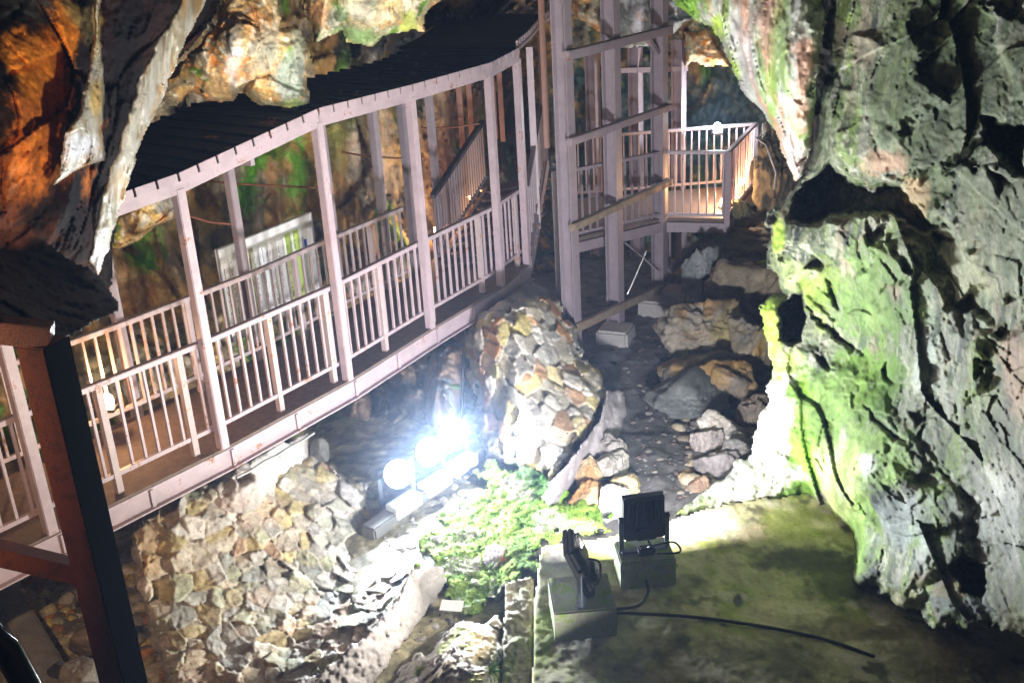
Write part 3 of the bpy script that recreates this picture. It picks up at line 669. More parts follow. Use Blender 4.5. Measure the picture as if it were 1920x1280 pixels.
poly = [(1530, -60), (1990, -60), (1990, 1215), (1920, 1195), (1860, 1178), (1800, 1182), (1755, 1180), (1722, 1142), (1690, 1150), (1640, 1106), (1585, 1103), (1582, 1050), (1583, 1010), (1545, 968), (1500, 938), (1430, 960), (1365, 950), (1255, 975), (1300, 938), (1345, 900), (1402, 850), (1420, 790), (1437, 740), (1445, 690), (1432, 640), (1420, 600), (1422, 570), (1440, 556), (1462, 556), (1452, 525), (1436, 500), (1442, 465), (1437, 430), (1440, 392), (1462, 386), (1478, 360), (1500, 335), (1520, 280)]
ctl = [Z(1255, 975, -.82), Z(1365, 950, -.82), Z(1500, 938, -.82), Z(1583, 1010, -.8), (1585, 1100, 6.3), (1690, 1145, 5.5), (1755, 1178, 5.1), (1920, 1195, 4.4), (1430, 780, 8.0), (1425, 600, 8.5), (1445, 430, 8.9), (1500, 330, 8.8), (1540, 100, 8.9), (1540, -50, 9.0), (1600, 300, 7.8), (1700, 500, 6.8), (1600, 650, 7.7), (1560, 850, 7.15), (1620, 900, 6.35), (1760, 900, 5.7), (1900, 700, 4.9), (1990, 1000, 4.2), (1900, 300, 5.3), (1990, 100, 5.2), (1720, 80, 7.2)]
pits = [([(1545, -90), (2050, -90), (2050, 230), (1880, 250), (1780, 335), (1700, 352), (1610, 342), (1560, 292), (1540, 200)], -.42, 22),
        ([(1780, 335), (1880, 255), (2050, 235), (2050, 570), (1900, 560), (1850, 520), (1800, 450), (1740, 400)], -.28, 18), ([(1440, 395), (1600, 405), (1660, 420), (1700, 520), (1640, 560), (1560, 500), (1500, 470), (1450, 520)], -.16, 12),
        ([(1620, 440), (1740, 450), (1790, 570), (1840, 620), (1850, 700), (1800, 800), (1740, 760), (1690, 690), (1640, 620)], -.24, 26), ([(1500, 650), (1620, 670), (1690, 760), (1720, 860), (1640, 880), (1560, 800)], -.12, 40),
        ([(1590, 880), (1720, 870), (1800, 900), (1840, 1020), (1790, 1060), (1700, 1130), (1590, 1110)], -.16, 36), ([(1810, 640), (1920, 600), (2050, 650), (2050, 1300), (1860, 1210), (1850, 1000), (1800, 880)], -.34, 16),
        ([(1600, 60), (1720, 40), (1760, 180), (1680, 290), (1600, 220)], -.18, 30), ([(1840, 20), (2050, -20), (2050, 180), (1900, 200)], -.2, 20),
        ([(1478, 420), (1480, 385), (1520, 330), (1560, 300), (1600, 345), (1685, 345), (1705, 375), (1760, 425), (1740, 440), (1660, 395), (1590, 400), (1520, 420)], 1.6, 16),
        ([(1462, 640), (1455, 590), (1475, 560), (1510, 545), (1512, 590), (1502, 640)], 1.2, 9), ([(1515, 580), (1545, 600), (1590, 640), (1622, 668), (1600, 665), (1560, 625), (1530, 600)], 0.27, 13),
        ([(1530, 662), (1548, 660), (1570, 690), (1545, 690)], 0.23, 10), ([(1508, 498), (1530, 475), (1560, 498), (1535, 512)], 0.23, 12), ([(1545, 520), (1560, 530), (1572, 580), (1560, 580)], 0.18, 9),
        ([(1815, 545), (1850, 530), (1875, 560), (1862, 620), (1848, 600), (1800, 590), (1790, 575)], 0.27, 13), ([(1840, 220), (1925, 230), (1925, 350), (1880, 300), (1850, 265)], 0.80, 18), ([(1850, 320), (1900, 330), (1880, 370)], 0.18, 12),
        ([(1782, 1060), (1800, 1028), (1845, 1060), (1862, 1090), (1840, 1128), (1800, 1110)], 0.70, 12), ([(1700, 770), (1725, 800), (1755, 775), (1730, 760)], 0.14, 9), ([(1620, 760), (1650, 790), (1700, 820), (1690, 830), (1640, 800)], 0.16, 9), ([(1740, 430), (1790, 445), (1760, 470)], 0.18, 12), ([(1660, 670), (1680, 720), (1670, 730), (1650, 690)], 0.14, 9)]
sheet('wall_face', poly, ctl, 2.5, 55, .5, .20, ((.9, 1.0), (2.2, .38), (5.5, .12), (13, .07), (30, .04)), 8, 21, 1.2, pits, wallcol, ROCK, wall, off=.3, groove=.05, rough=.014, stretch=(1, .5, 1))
def hangcol(P, UV, d):
    s = P*np.array([1, 1, .16])
    L = [(C(.42, .46, .34), 5, .7, -.1, .3), (C(.30, .40, .14), 6, .6, .05, .4), (SAL*1.05, 5, .6, .3, .55), (C(.62, .6, .55), 7, .8, .2, .6)]
    Bl = [(1285, 30, 40, 45, MOS*1.2, .95), (1345, 80, 16, 60, LIM, .9), (1375, 140, 12, 50, LIM, .8), (1465, 60, 28, 160, C(.3, .42, .14), .7), (1508, 130, 22, 70, SAL*1.15, .9), (1500, 190, 22, 50, SAL, .8), (1400, 130, 35, 140, C(.42, .4, .4), .7), (1430, 30, 30, 60, C(.6, .42, .33), .6), (1450, 180, 12, 90, C(.25, .42, .06), .7), (1485, 280, 25, 70, C(.58, .46, .4), .8), (1527, 200, 14, 80, C(.14, .22, .06), .7)]
    return paint(P, UV, C(.45, .44, .38), L, Bl, 23, .35)
sheet('overhang', [(1250, -60), (1262, 10), (1300, 42), (1335, 55), (1362, 105), (1384, 165), (1418, 200), (1448, 238), (1468, 288), (1490, 346), (1502, 332), (1512, 300), (1522, 270), (1530, 225), (1532, 160), (1545, 70), (1545, -60)],
      [(1255, -40, 9.8), (1300, 40, 9.6), (1384, 165, 9.2), (1490, 340, 8.5), (1530, 200, 8.1), (1545, 0, 8.2), (1420, 60, 8.7), (1450, 150, 8.5)], 2.5, 45, .45, .12, ((1.6, 1.0), (5, .4)), 5, 31, .8, (), hangcol, DRIP, wall, streak=.06, stretch=(1, 1, .35))
# ================================================================== HANGING ROCKS (centre) and SHADE-DARKENED ROCK (left)
def oran(base, extra=(), seed=0):
    return lambda P, UV, d: paint(P, UV, base*1.05, [(C(.50, .40, .22), 2.5, 2., .05, .45), (C(.38, .40, .26), 3., 2.5, .25, .55), (C(.62, .27, .07), 3.5, 3., .15, .5), (C(.58, .52, .40), 4.5, 4, .3, .6), (MOS*.7, 3, 3, .45, .7), (C(.30, .24, .14), 13, 13, .2, .5), (C(.70, .62, .46), 17, 17, .38, .62)], extra, seed, .6)
h1 = sheet('hanging_rock', [(430, -60), (512, -60), (522, 20), (533, 55), (545, 47), (565, 48), (582, 100), (580, 195), (548, 208), (490, 204), (470, 192), (452, 172), (440, 190), (412, 196), (385, 188), (366, 178), (345, 186), (330, 204), (310, 198), (288, 218), (296, 160), (312, 132), (348, 108), (400, 55)],
      [(430, -50, 8.6), (520, 0, 8.6), (575, 100, 8.9), (560, 200, 8.55), (470, 190, 8.6), (300, 200, 8.3), (350, 110, 8.5), (440, 90, 8.0)], 2.5, 26, .35, .12, ((1.8, 1), (5, .3)), 6, 41, .5, (([(438, 168), (478, 152), (472, 170), (452, 180)], .3, 6),),
      oran(C(.58, .36, .14), [(550, 160, 40, 60, C(.33, .37, .32), .9), (565, 90, 20, 50, C(.28, .34, .28), .8), (545, 195, 40, 12, C(.28, .42, .06), .6), (480, 30, 40, 40, ORG*1.15, .5), (440, 100, 20, 60, WHT, .7), (500, 90, 35, 60, C(.5, .46, .36), .7), (400, 170, 40, 30, C(.5, .33, .17), .8), (330, 140, 30, 20, C(.62, .38, .12), .8)], 41))
tag(h1, 'orange rock hanging above the walkway roof, with a square grey lobe at its right', 'rock')
h2 = sheet('hanging_rock', [(566, -60), (566, 20), (584, 52), (588, 84), (624, 68), (642, 62), (654, 82), (698, 88), (722, 68), (757, 58), (792, 64), (802, 22), (832, -6), (850, -60)],
      [(570, 0, 9.4), (590, 80, 9.3), (700, 85, 9.4), (790, 60, 9.7), (840, -40, 10), (680, 0, 8.9)], 2.5, 24, .35, .12, ((2.2, 1), (6, .3)), 5, 43, .5, (), oran(C(.54, .40, .17), [(675, 70, 40, 25, C(.12, .22, .06), .8), (770, 40, 25, 25, C(.36, .42, .06), .8), (690, 20, 40, 25, C(.5, .42, .34), .6), (600, 30, 25, 40, ORG*1.1, .6), (640, 30, 20, 30, C(.30, .36, .28), .6)], 43))
tag(h2, 'tan and green knobbly rock hanging at the top edge above the walkway roof', 'rock')
h3 = sheet('hanging_rock', [(200, 462), (198, 430), (214, 400), (250, 372), (300, 352), (345, 333), (366, 340), (352, 385), (330, 412), (292, 425), (262, 452), (226, 468)], [(205, 440, 9.6), (350, 350, 10.2), (280, 390, 9.6), (300, 340, 9.9)], 2.5, 22, .3, .12, ((2.5, 1), (6, .4)), 4, 45, .4, (),
      oran(C(.58, .38, .12), [(318, 375, 28, 35, C(.50, .5, .44), .9), (350, 360, 20, 25, C(.6, .35, .12), .8), (215, 450, 18, 14, LIM, .8)], 45))
tag(h3, 'bright yellow orange rock hanging under the left end of the walkway roof', 'rock')
def shadecol(P, UV, d):
    return paint(P, UV, C(.016, .007, .004), [(C(.008, .006, .005), 1.2, 1.2, -.2, .3), (C(.12, .035, .008), 1.6, 1.6, .2, .5), (C(.012, .01, .009), 2.5, 2.5, .3, .6)], [(80, 160, 75, 130, C(.6, .19, .02), .97), (60, 280, 90, 110, C(.45, .13, .02), .9), (140, 40, 50, 40, C(.30, .2, .06), .8), (40, 20, 60, 40, DRK, .7), (250, 200, 60, 300, C(.007, .004, .003), .97), (150, 400, 110, 110, C(.007, .005, .004), .95), (230, 450, 60, 120, C(.007, .005, .004), .95), (350, 20, 60, 90, C(.008, .005, .004), .9), (120, 520, 140, 120, C(.02, .015, .013), .95), (30, 480, 70, 80, C(.10, .03, .015), .7)], 51)  # near-black patches paint in the unlit shade around the orange
h4 = sheet('shaded_rock', [(-80, -60), (430, -60), (400, 40), (345, 108), (305, 140), (290, 200), (255, 300), (235, 350), (205, 470), (215, 560), (190, 560), (-80, 640)], [(-70, 0, 5.6), (-70, 600, 5.4), (90, 200, 5.6), (190, 120, 6.4), (240, 200, 6.9), (400, -40, 7.8), (290, 180, 7.6), (200, 540, 7.0), (100, 450, 6.0), (300, 60, 7.2)], 3, 40, .4, .17, ((1.0, 1), (2.6, .4), (7, .12)), 6, 51, .6, (), shadecol, DULL)
tag(h4, 'burnt orange rock with painted near-black shade, overhanging the top left corner behind the pale flowstone', 'rock')
def dripcol(extra, sd): return lambda P, UV, d: paint(P, UV, C(.17, .145, .095), [(C(.26, .25, .22), 12, 1., .0, .35), (C(.24, .15, .06), 11, .9, .1, .4), (C(.33, .32, .26), 14, 1.4, .3, .6)], extra, sd, .3)
d1 = sheet('flowstone', [(352, -60), (410, -60), (384, 12), (352, 62), (336, 112), (318, 150), (300, 200), (266, 262), (243, 330), (228, 395), (215, 425), (204, 468), (186, 522), (176, 508), (164, 488), (176, 445), (192, 365), (213, 308), (240, 222), (262, 145), (282, 100), (296, 72), (330, 20)],
      [(352, -50, 6.4), (410, -50, 6.65), (285, 95, 6.15), (340, 105, 6.4), (240, 225, 5.95), (280, 240, 6.2), (164, 488, 5.75), (186, 520, 5.95), (195, 365, 5.8), (240, 340, 6.05)], 2, 10, .12, .03, ((2.5, 1), (7, .4)), 4, 53, .25, (), dripcol([(190, 490, 25, 40, C(.42, .42, .44), .9), (225, 370, 20, 40, C(.4, .27, .14), .7), (300, 110, 25, 60, C(.3, .29, .26), .8)], 53), DRIP, None, streak=.05, stretch=(1, 1, .3), rough=.01)
tag(d1, 'long pale flowstone ribbon hanging diagonally across the left end of the walkway roof', 'flowstone', 'flowstone ribbons')
d2 = sheet('flowstone', [(170, -60), (190, -60), (188, 40), (195, 128), (197, 200), (192, 240), (198, 300), (160, 312), (126, 332), (98, 352), (118, 285), (122, 250), (150, 208), (166, 120), (178, 60)], [(170, -50, 6.0), (190, -50, 6.1), (170, 120, 5.9), (194, 120, 6.05), (196, 290, 5.9), (110, 340, 5.5), (150, 250, 5.6)], 2, 10, .12, .06, ((2.5, 1), (6, .5), (14, .3)), 4, 55, .25, (), dripcol([(150, 290, 50, 40, C(.42, .43, .47), .95), (180, 180, 20, 40, C(.42, .3, .1), .8), (180, 60, 15, 60, C(.3, .24, .12), .8)], 55), DRIP, None, streak=.04, stretch=(1, 1, .4), rough=.014)
tag(d2, 'shorter pale flowstone ending in a broad blue white wedge at the upper left', 'flowstone', 'flowstone ribbons')
h5 = sheet('hanging_rock', [(1058, -60), (1160, -60), (1158, 20), (1152, 62), (1118, 60), (1108, 48), (1085, 40), (1066, 16)], [(1060, -40, 13.8), (1110, 60, 13.4), (1150, 0, 13.6)], 3, 16, .3, .15, ((2.2, 1), (5, .4)), 4, 57, .4, (), oran(C(.55, .27, .08), [], 57)); tag(h5, 'orange rock hanging behind the tops of the first two tower columns', 'rock')
h6 = sheet('hanging_rock', [(1148, -60), (1320, -60), (1300, 30), (1268, 62), (1240, 76), (1190, 92), (1152, 92)], [(1150, -40, 14), (1290, 0, 13.6), (1160, 85, 14.2), (1260, 60, 14)], 3, 20, .4, .16, ((1.8, 1), (5, .4)), 4, 59, .5, (), lambda P, UV, d: paint(P, UV, C(.16, .18, .17), [(C(.45, .48, .5), 7, 1, .15, .4), (C(.1, .13, .1), 3, 2, .1, .5)], [(1195, 40, 14, 40, C(.6, .62, .68), .9)], 59), WETROCK, streak=.08); tag(h6, 'dark wet rock streaked white, hanging behind the top of the far tower column', 'rock')
h7 = sheet('hanging_rock', [(1282, 60), (1330, 50), (1366, 108), (1368, 126), (1340, 124), (1300, 118), (1284, 130)], [(1290, 90, 14.6), (1360, 120, 14.6), (1330, 60, 14.5)], 3, 14, .3, .12, ((2.2, 1), (5, .4)), 4, 60, .4, (), oran(C(.48, .25, .06), [], 60)); tag(h7, 'orange brown rock bulge between the far tower column and the mossy overhang', 'rock')

# ================================================================== CAVE BACK WALL
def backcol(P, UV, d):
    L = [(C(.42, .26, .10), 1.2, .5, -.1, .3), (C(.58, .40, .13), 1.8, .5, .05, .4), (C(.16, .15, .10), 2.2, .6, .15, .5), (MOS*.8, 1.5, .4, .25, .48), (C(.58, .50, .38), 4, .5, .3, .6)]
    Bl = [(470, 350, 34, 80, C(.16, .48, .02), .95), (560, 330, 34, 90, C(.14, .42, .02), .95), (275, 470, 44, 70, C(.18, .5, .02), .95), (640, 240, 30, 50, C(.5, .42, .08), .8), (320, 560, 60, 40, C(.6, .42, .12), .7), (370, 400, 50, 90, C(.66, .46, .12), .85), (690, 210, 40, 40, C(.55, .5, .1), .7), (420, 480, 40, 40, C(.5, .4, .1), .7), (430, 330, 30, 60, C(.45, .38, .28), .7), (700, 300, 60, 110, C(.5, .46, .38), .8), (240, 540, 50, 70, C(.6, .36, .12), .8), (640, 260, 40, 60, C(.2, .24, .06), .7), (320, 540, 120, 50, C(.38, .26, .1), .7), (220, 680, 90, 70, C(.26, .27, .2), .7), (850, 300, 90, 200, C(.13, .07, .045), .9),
          (1280, 260, 230, 200, C(.04, .09, .095), .95), (1130, 330, 150, 320, C(.03, .075, .08), .95), (950, 250, 90, 220, C(.03, .03, .03), .9), (740, 70, 180, 90, C(.015, .015, .015), .97), (960, 20, 120, 70, C(.01, .01, .01), .97), (400, 230, 140, 40, C(.015, .013, .012), .97), (720, 760, 160, 90, C(.18, .2, .22), .8)]  # near-black patches paint in dark cavities, teal ones the lamp-lit haze
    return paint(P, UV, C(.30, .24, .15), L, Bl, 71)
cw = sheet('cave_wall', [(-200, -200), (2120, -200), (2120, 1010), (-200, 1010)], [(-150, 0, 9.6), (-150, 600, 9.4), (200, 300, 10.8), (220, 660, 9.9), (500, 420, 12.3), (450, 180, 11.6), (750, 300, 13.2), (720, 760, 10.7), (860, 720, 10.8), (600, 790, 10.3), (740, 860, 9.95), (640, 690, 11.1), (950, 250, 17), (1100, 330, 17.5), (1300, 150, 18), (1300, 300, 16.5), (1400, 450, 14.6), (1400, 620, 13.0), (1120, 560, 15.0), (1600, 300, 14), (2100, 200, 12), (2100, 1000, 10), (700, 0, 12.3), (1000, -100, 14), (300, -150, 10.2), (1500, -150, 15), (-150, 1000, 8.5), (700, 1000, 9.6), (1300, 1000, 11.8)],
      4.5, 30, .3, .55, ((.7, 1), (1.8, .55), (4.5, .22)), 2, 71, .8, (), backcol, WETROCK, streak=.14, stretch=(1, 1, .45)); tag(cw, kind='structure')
# peach flowstone columns under the walkway
for nm, poly, ct, sd, lab in (('column', [(792, 700), (812, 662), (840, 645), (872, 640), (880, 700), (878, 790), (870, 850), (800, 840), (788, 760)], [(795, 740, 10.5), (875, 740, 10.4), (835, 660, 10.6), (835, 840, 10.0), (835, 740, 10.0)], 81, 'broad peach flowstone column under the walkway, left of the bright stone pier'),
                          ('column', [(700, 790), (712, 750), (728, 735), (738, 770), (740, 870), (735, 900), (702, 900)], [(702, 820, 10.4), (738, 820, 10.3), (720, 740, 10.5), (720, 890, 9.8), (720, 820, 10.0)], 82, 'thin peach flowstone column deep under the walkway'),
                          ('column', [(640, 790), (655, 740), (690, 715), (698, 760), (690, 800), (668, 790), (655, 820)], [(645, 780, 10.4), (690, 730, 10.4), (665, 800, 10.3), (680, 770, 10.1)], 83, 'small fanged flowstone hanging under the walkway girder')):
    o = sheet('flowstone', poly, ct, 2.5, 30, .35, .10, ((2.2, 1), (5, .4)), 4, sd, .4, (), lambda P, UV, d: paint(P, UV, C(.50, .36, .26), [(C(.34, .27, .2), 4, .8, 0, .4), (C(.3, .34, .34), 5, 1, .25, .55)], (), sd, .3), DRIP, streak=.05, stretch=(1, 1, .4)); tag(o, lab, 'flowstone')

# ================================================================== STONE PIERS
_cell = {}
def masonry(name, poly, ctrl, fr, amp, seed, pal, step=2.5, parent=None, rnd=26, smear=.85, ysq=1., tintuv=()):
    """sheet of rubble masonry: every Voronoi cell is a stone with its own tilt, tint and rounded rim"""
    def col(P, UV, d):
        base = P
        S_ = np.array([1, ysq, 1]); q = warp(P*S_*fr, .14, .9, seed); h, e, idv = facets(q, seed*7+1, 2.5, .8)
        W = np.cumsum([p[1] for p in pal]); W = W/W[-1]; k = np.searchsorted(W, np.clip(idv, 0, .9999))
        c = np.array([p[0] for p in pal])[k]*(.8+.4*((idv*37) % 1))[:, None]
        t = fbm(P*6, 4, seed+5)[:, None]; c = c*(1-.3*sstep(t, 0, .5))+C(.30, .22, .13)*.3*sstep(t, 0, .5)
        m = np.maximum(1-sstep(e, .0, .10), smear*sstep(fbm(P*2.6, 3, seed+21), .25, .5))[:, None]; c = c*(1-.7*m)+C(.46, .39, .31)*.7*m
        n1 = fbm(P*3, 3, seed+9)
        for (u, v, ru, rv, cc, s_) in tintuv:
            w = (s_*(1-sstep(np.hypot((UV[:, 0]-u)/ru+n1*.4, (UV[:, 1]-v)/rv-n1*.4), .5, 1.05)))[:, None]; c = c*(1-w)+cc*w
        return np.clip(c*(1+.25*fbm(P*11, 4, seed+6))[:, None], .01, .85)
    return masonry_sheet(name, poly, ctrl, fr, amp, seed, col, step, parent, rnd, smear, ysq)
def masonry_sheet(name, poly, ctrl, fr, amp, seed, col, step, parent, rnd, smear, ysq):
    # same cells as the colour: displaced inside sheet() through the facets list is not aligned, so build here
    P0 = np.array(poly, float); us = np.arange(P0[:, 0].min()-step, P0[:, 0].max()+2*step, step); vs = np.arange(P0[:, 1].min()-step, P0[:, 1].max()+2*step, step)
    U, V = np.meshgrid(us, vs); nv, nu = U.shape; u = U.ravel(); v = V.ravel()
    q = np.stack([u/22, v/22, np.zeros_like(u)+seed], 1); pu = u+9*fbm(q, 3, seed+70); pv = v+9*fbm(q+9, 3, seed+80)
    I = inpoly(pu, pv, poly).reshape(nv, nu); cell = I[:-1, :-1] & I[1:, :-1] & I[:-1, 1:] & I[1:, 1:]
    ii, jj = np.nonzero(cell); a = ii*nu+jj; quads = np.stack([a, a+nu, a+nu+1, a+1], 1)
    keep, inv = np.unique(quads, return_inverse=True); quads = inv.reshape(quads.shape); u, v, pu, pv = u[keep], v[keep], pu[keep], pv[keep]
    D = tps(ctrl)(u, v); ed = edgedist(pu, pv, poly); t = np.clip(1-ed/rnd, 0, 1); D = D+.3*(1-np.sqrt(np.clip(1-t*t, 0, 1)))
    rr = ray(u, v); rr = rr/rr[:, 1:2]; B = CP+rr*D[:, None]
    S_ = np.array([1, ysq, 1]); h, e, idv = facets(warp(B*S_*fr, .14, .9, seed), seed*7+1, 2.5, .8)
    sm_ = 1-smear*.9*sstep(fbm(B*2.6, 3, seed+21), .25, .5); disp = sm_*(amp*h+amp*.32*sstep(e, 0, .07))+.018*facets(B*14, seed+61, 1.6, .3)[0]+.012*fbm(B*12, 4, seed+4, .6)+.05*fbm(B*1.4, 2, seed+5)
    c = col(B, np.stack([u, v], 1), disp); Pn = CP+rr*(D-disp)[:, None]; n = len(Pn)
    ed4 = np.concatenate([quads[:, [i, (i+1) % 4]] for i in range(4)]); es = np.sort(ed4, 1); key = es[:, 0].astype(np.int64)*n+es[:, 1]
    _, ix, cnt = np.unique(key, return_index=True, return_counts=True); bd = ed4[ix[cnt == 1]]; Bk = CP+rr*(D+.7)[:, None]
    return link(name, npmesh(name, np.concatenate([Pn, Bk]), np.concatenate([quads, quads[:, ::-1]+n, np.stack([bd[:, 1], bd[:, 0], bd[:, 0]+n, bd[:, 1]+n], 1)]), np.concatenate([c, c])), ROCK, parent)
PAL1 = [(C(.55, .49, .40), 3), (C(.50, .42, .22), 2.2), (C(.40, .40, .36), 2), (C(.46, .47, .33), 2), (C(.58, .40, .26), 1), (C(.62, .60, .55), 2)]
pierA = empty('stone_pier', (-1.4, 7.0, -1.2), 'broad pier of pale rubble stones under the left half of the walkway', 'stone pier', 'stone piers of the walkway')
masonry('rubble_face', [(236, 975), (300, 935), (345, 905), (430, 880), (500, 880), (560, 860), (598, 826), (622, 862), (655, 895), (690, 915), (705, 960), (738, 1005), (745, 1035), (782, 1065), (790, 1085), (760, 1130), (700, 1200), (640, 1250), (560, 1300), (320, 1300), (300, 1240), (262, 1120)],
        [(240, 975, 7.05), (345, 905, 7.5), (430, 880, 7.8), (598, 830, 8.9), (690, 915, 8.5), (745, 1030, 7.85), Z(790, 1085, -1.0), Z(640, 1250, -1.0), Z(320, 1300, -.9), (560, 1000, 7.55), (450, 1080, 6.9), (300, 1120, 6.5), (620, 1100, 7.1)], 6.6, .06, 113, PAL1, parent=pierA, smear=.5, ysq=.8,
        tintuv=[(285, 1000, 45, 90, C(.42, .24, .05), .45), (460, 960, 90, 45, C(.55, .42, .32), .6), (430, 910, 70, 40, C(.50, .44, .38), .6), (640, 960, 60, 80, C(.55, .55, .55), .45), (700, 1070, 70, 60, C(.52, .50, .52), .5), (420, 1270, 90, 40, C(.42, .30, .19), .7), (500, 1150, 120, 70, C(.55, .53, .47), .3)])
def conccol(base, extra=(), sd=0): return lambda P, UV, d: paint(P, UV, base, [(base*.7, 2, 2, .1, .5), (base*1.2, 4, 4, .3, .6)], extra, sd, .3)
sheet('footing', [(770, 1062), (826, 1058), (842, 1090), (795, 1160), (740, 1225), (695, 1300), (520, 1300), (625, 1240), (695, 1180), (745, 1120)], [Z(830, 1066, -.9), Z(838, 1092, -1.12), Z(700, 1290, -1.15), Z(560, 1300, -.85), Z(785, 1076, -.82), Z(705, 1190, -.82), Z(640, 1246, -.82), Z(770, 1160, -1.0)], 3, 12, .1, .02, ((2, 1), (6, .4)), 5, 93, .3, (), conccol(C(.42, .39, .38), [(650, 1270, 60, 50, C(.5, .47, .46), .6)], 93), CONC, pierA)
# concrete bearing under the girder
b0 = [(432, 882), (452, 868), (580, 808), (590, 850), (598, 905), (560, 930), (535, 950), (512, 955), (470, 968), (430, 935), (420, 900)]
o = sheet('bearing_block', [(345, 930), (420, 880), (580, 806), (585, 850), (592, 900), (560, 925), (505, 950), (460, 965), (400, 960)], [(345, 930, 7.55), (420, 885, 7.75), (462, 905, 7.55), (462, 960, 7.45), (582, 810, 8.9), (590, 900, 8.75), (520, 930, 8.0), (520, 850, 8.25), (400, 950, 7.4)], 3, 8, .08, .035, ((2.5, 1), (7, .4)), 4, 95, .5, (([(436, 895), (470, 885), (478, 900), (450, 912)], .25, 6),), conccol(C(.55, .50, .46), [(530, 870, 60, 60, C(.72, .71, .70), .9), (400, 930, 60, 30, C(.50, .40, .33), .7)], 95), CONC); tag(o, 'rough white concrete bearing between the left stone pier and the walkway girder', 'concrete bearing')  # right face coloured whiter where the floodlights strike it
PAL2 = [(C(.50, .46, .36), 3), (C(.48, .40, .16), 2), (C(.36, .35, .32), 3), (C(.44, .22, .08), 1.2), (C(.60, .57, .5), 2)]
pierB = empty('stone_pier', (.1, 9.8, -1.2), 'narrow rubble stone pier under the far end of the walkway, one side blazing white', 'stone pier', 'stone piers of the walkway')
masonry('rubble_face', [(868, 618), (925, 572), (950, 590), (985, 560), (1040, 552), (1062, 590), (1088, 645), (1092, 672), (1120, 690), (1135, 720), (1130, 770), (1095, 830), (1050, 880), (1030, 900), (1000, 880), (960, 870), (905, 862), (895, 800), (885, 730), (872, 670)],
        [(870, 630, 10.4), Z(905, 860, -1.1), Z(960, 870, -1.05), Z(1020, 885, -.95), (935, 600, 9.9), (985, 700, 9.3), (1000, 800, 8.85), (1040, 560, 11.0), (1085, 650, 10.5), Z(1130, 730, -.8), Z(1090, 830, -.82), (1050, 700, 9.85), (900, 730, 9.9), (985, 565, 10.3)], 5.6, .11, 97, PAL2, parent=pierB, smear=.2, ysq=.65, tintuv=[(1060, 760, 70, 90, C(.34, .32, .28), .4), (1020, 640, 40, 60, C(.33, .32, .31), .4)])
sheet('footing', [(1030, 905), (1085, 840), (1128, 775), (1140, 728), (1168, 735), (1178, 775), (1168, 815), (1110, 872), (1066, 928), (1032, 965), (1016, 930)], [Z(1022, 905, -.78), Z(1030, 955, -1.15), Z(1062, 925, -1.15), Z(1110, 870, -1.15), Z(1172, 800, -1.15), Z(1140, 728, -.68), Z(1092, 830, -.7), Z(1060, 870, -.72), Z(1165, 738, -.85), Z(1120, 820, -.9), Z(1075, 880, -.92)], 3, 12, .1, .02, ((2, 1), (6, .4)), 5, 99, .3, (), conccol(C(.34, .31, .31), (), 99), CONC, pierB)
o = sheet('bearing_block', [(888, 590), (945, 560), (1000, 528), (1030, 540), (1035, 560), (985, 585), (958, 610), (935, 612), (900, 605)], [(890, 592, 10.5), (940, 575, 10.3), (955, 605, 10.0), (1000, 530, 11.6), (1030, 550, 11.5), (980, 580, 10.6)], 2.5, 7, .08, .03, ((3, 1), (7, .4)), 4, 101, .4, (), conccol(C(.48, .45, .42), [(925, 585, 30, 25, C(.7, .68, .62), .9), (1000, 550, 30, 20, C(.35, .34, .34), .8)], 101), CONC); tag(o, 'broken concrete bearing on top of the far stone pier beneath the walkway end', 'concrete bearing')

# ================================================================== GROUND
def ground_z(x, y):
    P = np.stack([x, y, np.zeros_like(x)], 1)
    z = -1.2+.05*fbm(P*.8, 3, 301)+.025*fbm(P*4, 4, 302)
    z += .55*sstep(x-.25*(y-9), 2.8, 4.6)*sstep(y, 8.5, 11) + .5*sstep(-x, 3.4, 5.5)*sstep(y, 7.0, 9)
    return z
gx, gy = np.meshgrid(np.arange(-8, 8.01, .035), np.arange(2.2, 19, .035)); nv, nu = gx.shape; x = gx.ravel(); y = gy.ravel()
P = np.stack([x, y, np.zeros_like(x)], 1); h, e, idv = facets(warp(P*9, .4, 1, 311), 312, 1.2, .9)
gz = ground_z(x, y)+.018*h+.02*np.sqrt(np.clip(e, 0, 1))
pathm = sstep(x, -.2, .6)[:, None]
c = C(.30, .27, .17)*(1-pathm)+C(.11, .105, .10)*pathm
c = c*(.55+.9*idv[:, None]); m = sstep(fbm(P*1.7, 4, 315), .1, .5)[:, None]*(1-.3*pathm); c = c*(1-m*.5)+C(.10, .095, .08)*m*.5
c = c*(1+.4*fbm(P*14, 4, 316))[:, None]
i0 = (np.arange(nv-1)[:, None]*nu+np.arange(nu-1)[None]).ravel()
gd = link('ground', npmesh('ground', np.stack([x, y, gz], 1), np.stack([i0, i0+1, i0+nu+1, i0+nu], 1), np.clip(c, .01, .8)), WETROCK); tag(gd, kind='structure')
def pg(u, v):
    z = -1.2
    for _ in range(4): p = pz(u, v, z); z = float(ground_z(np.array([p[0]]), np.array([p[1]]))[0])
    return pz(u, v, z)
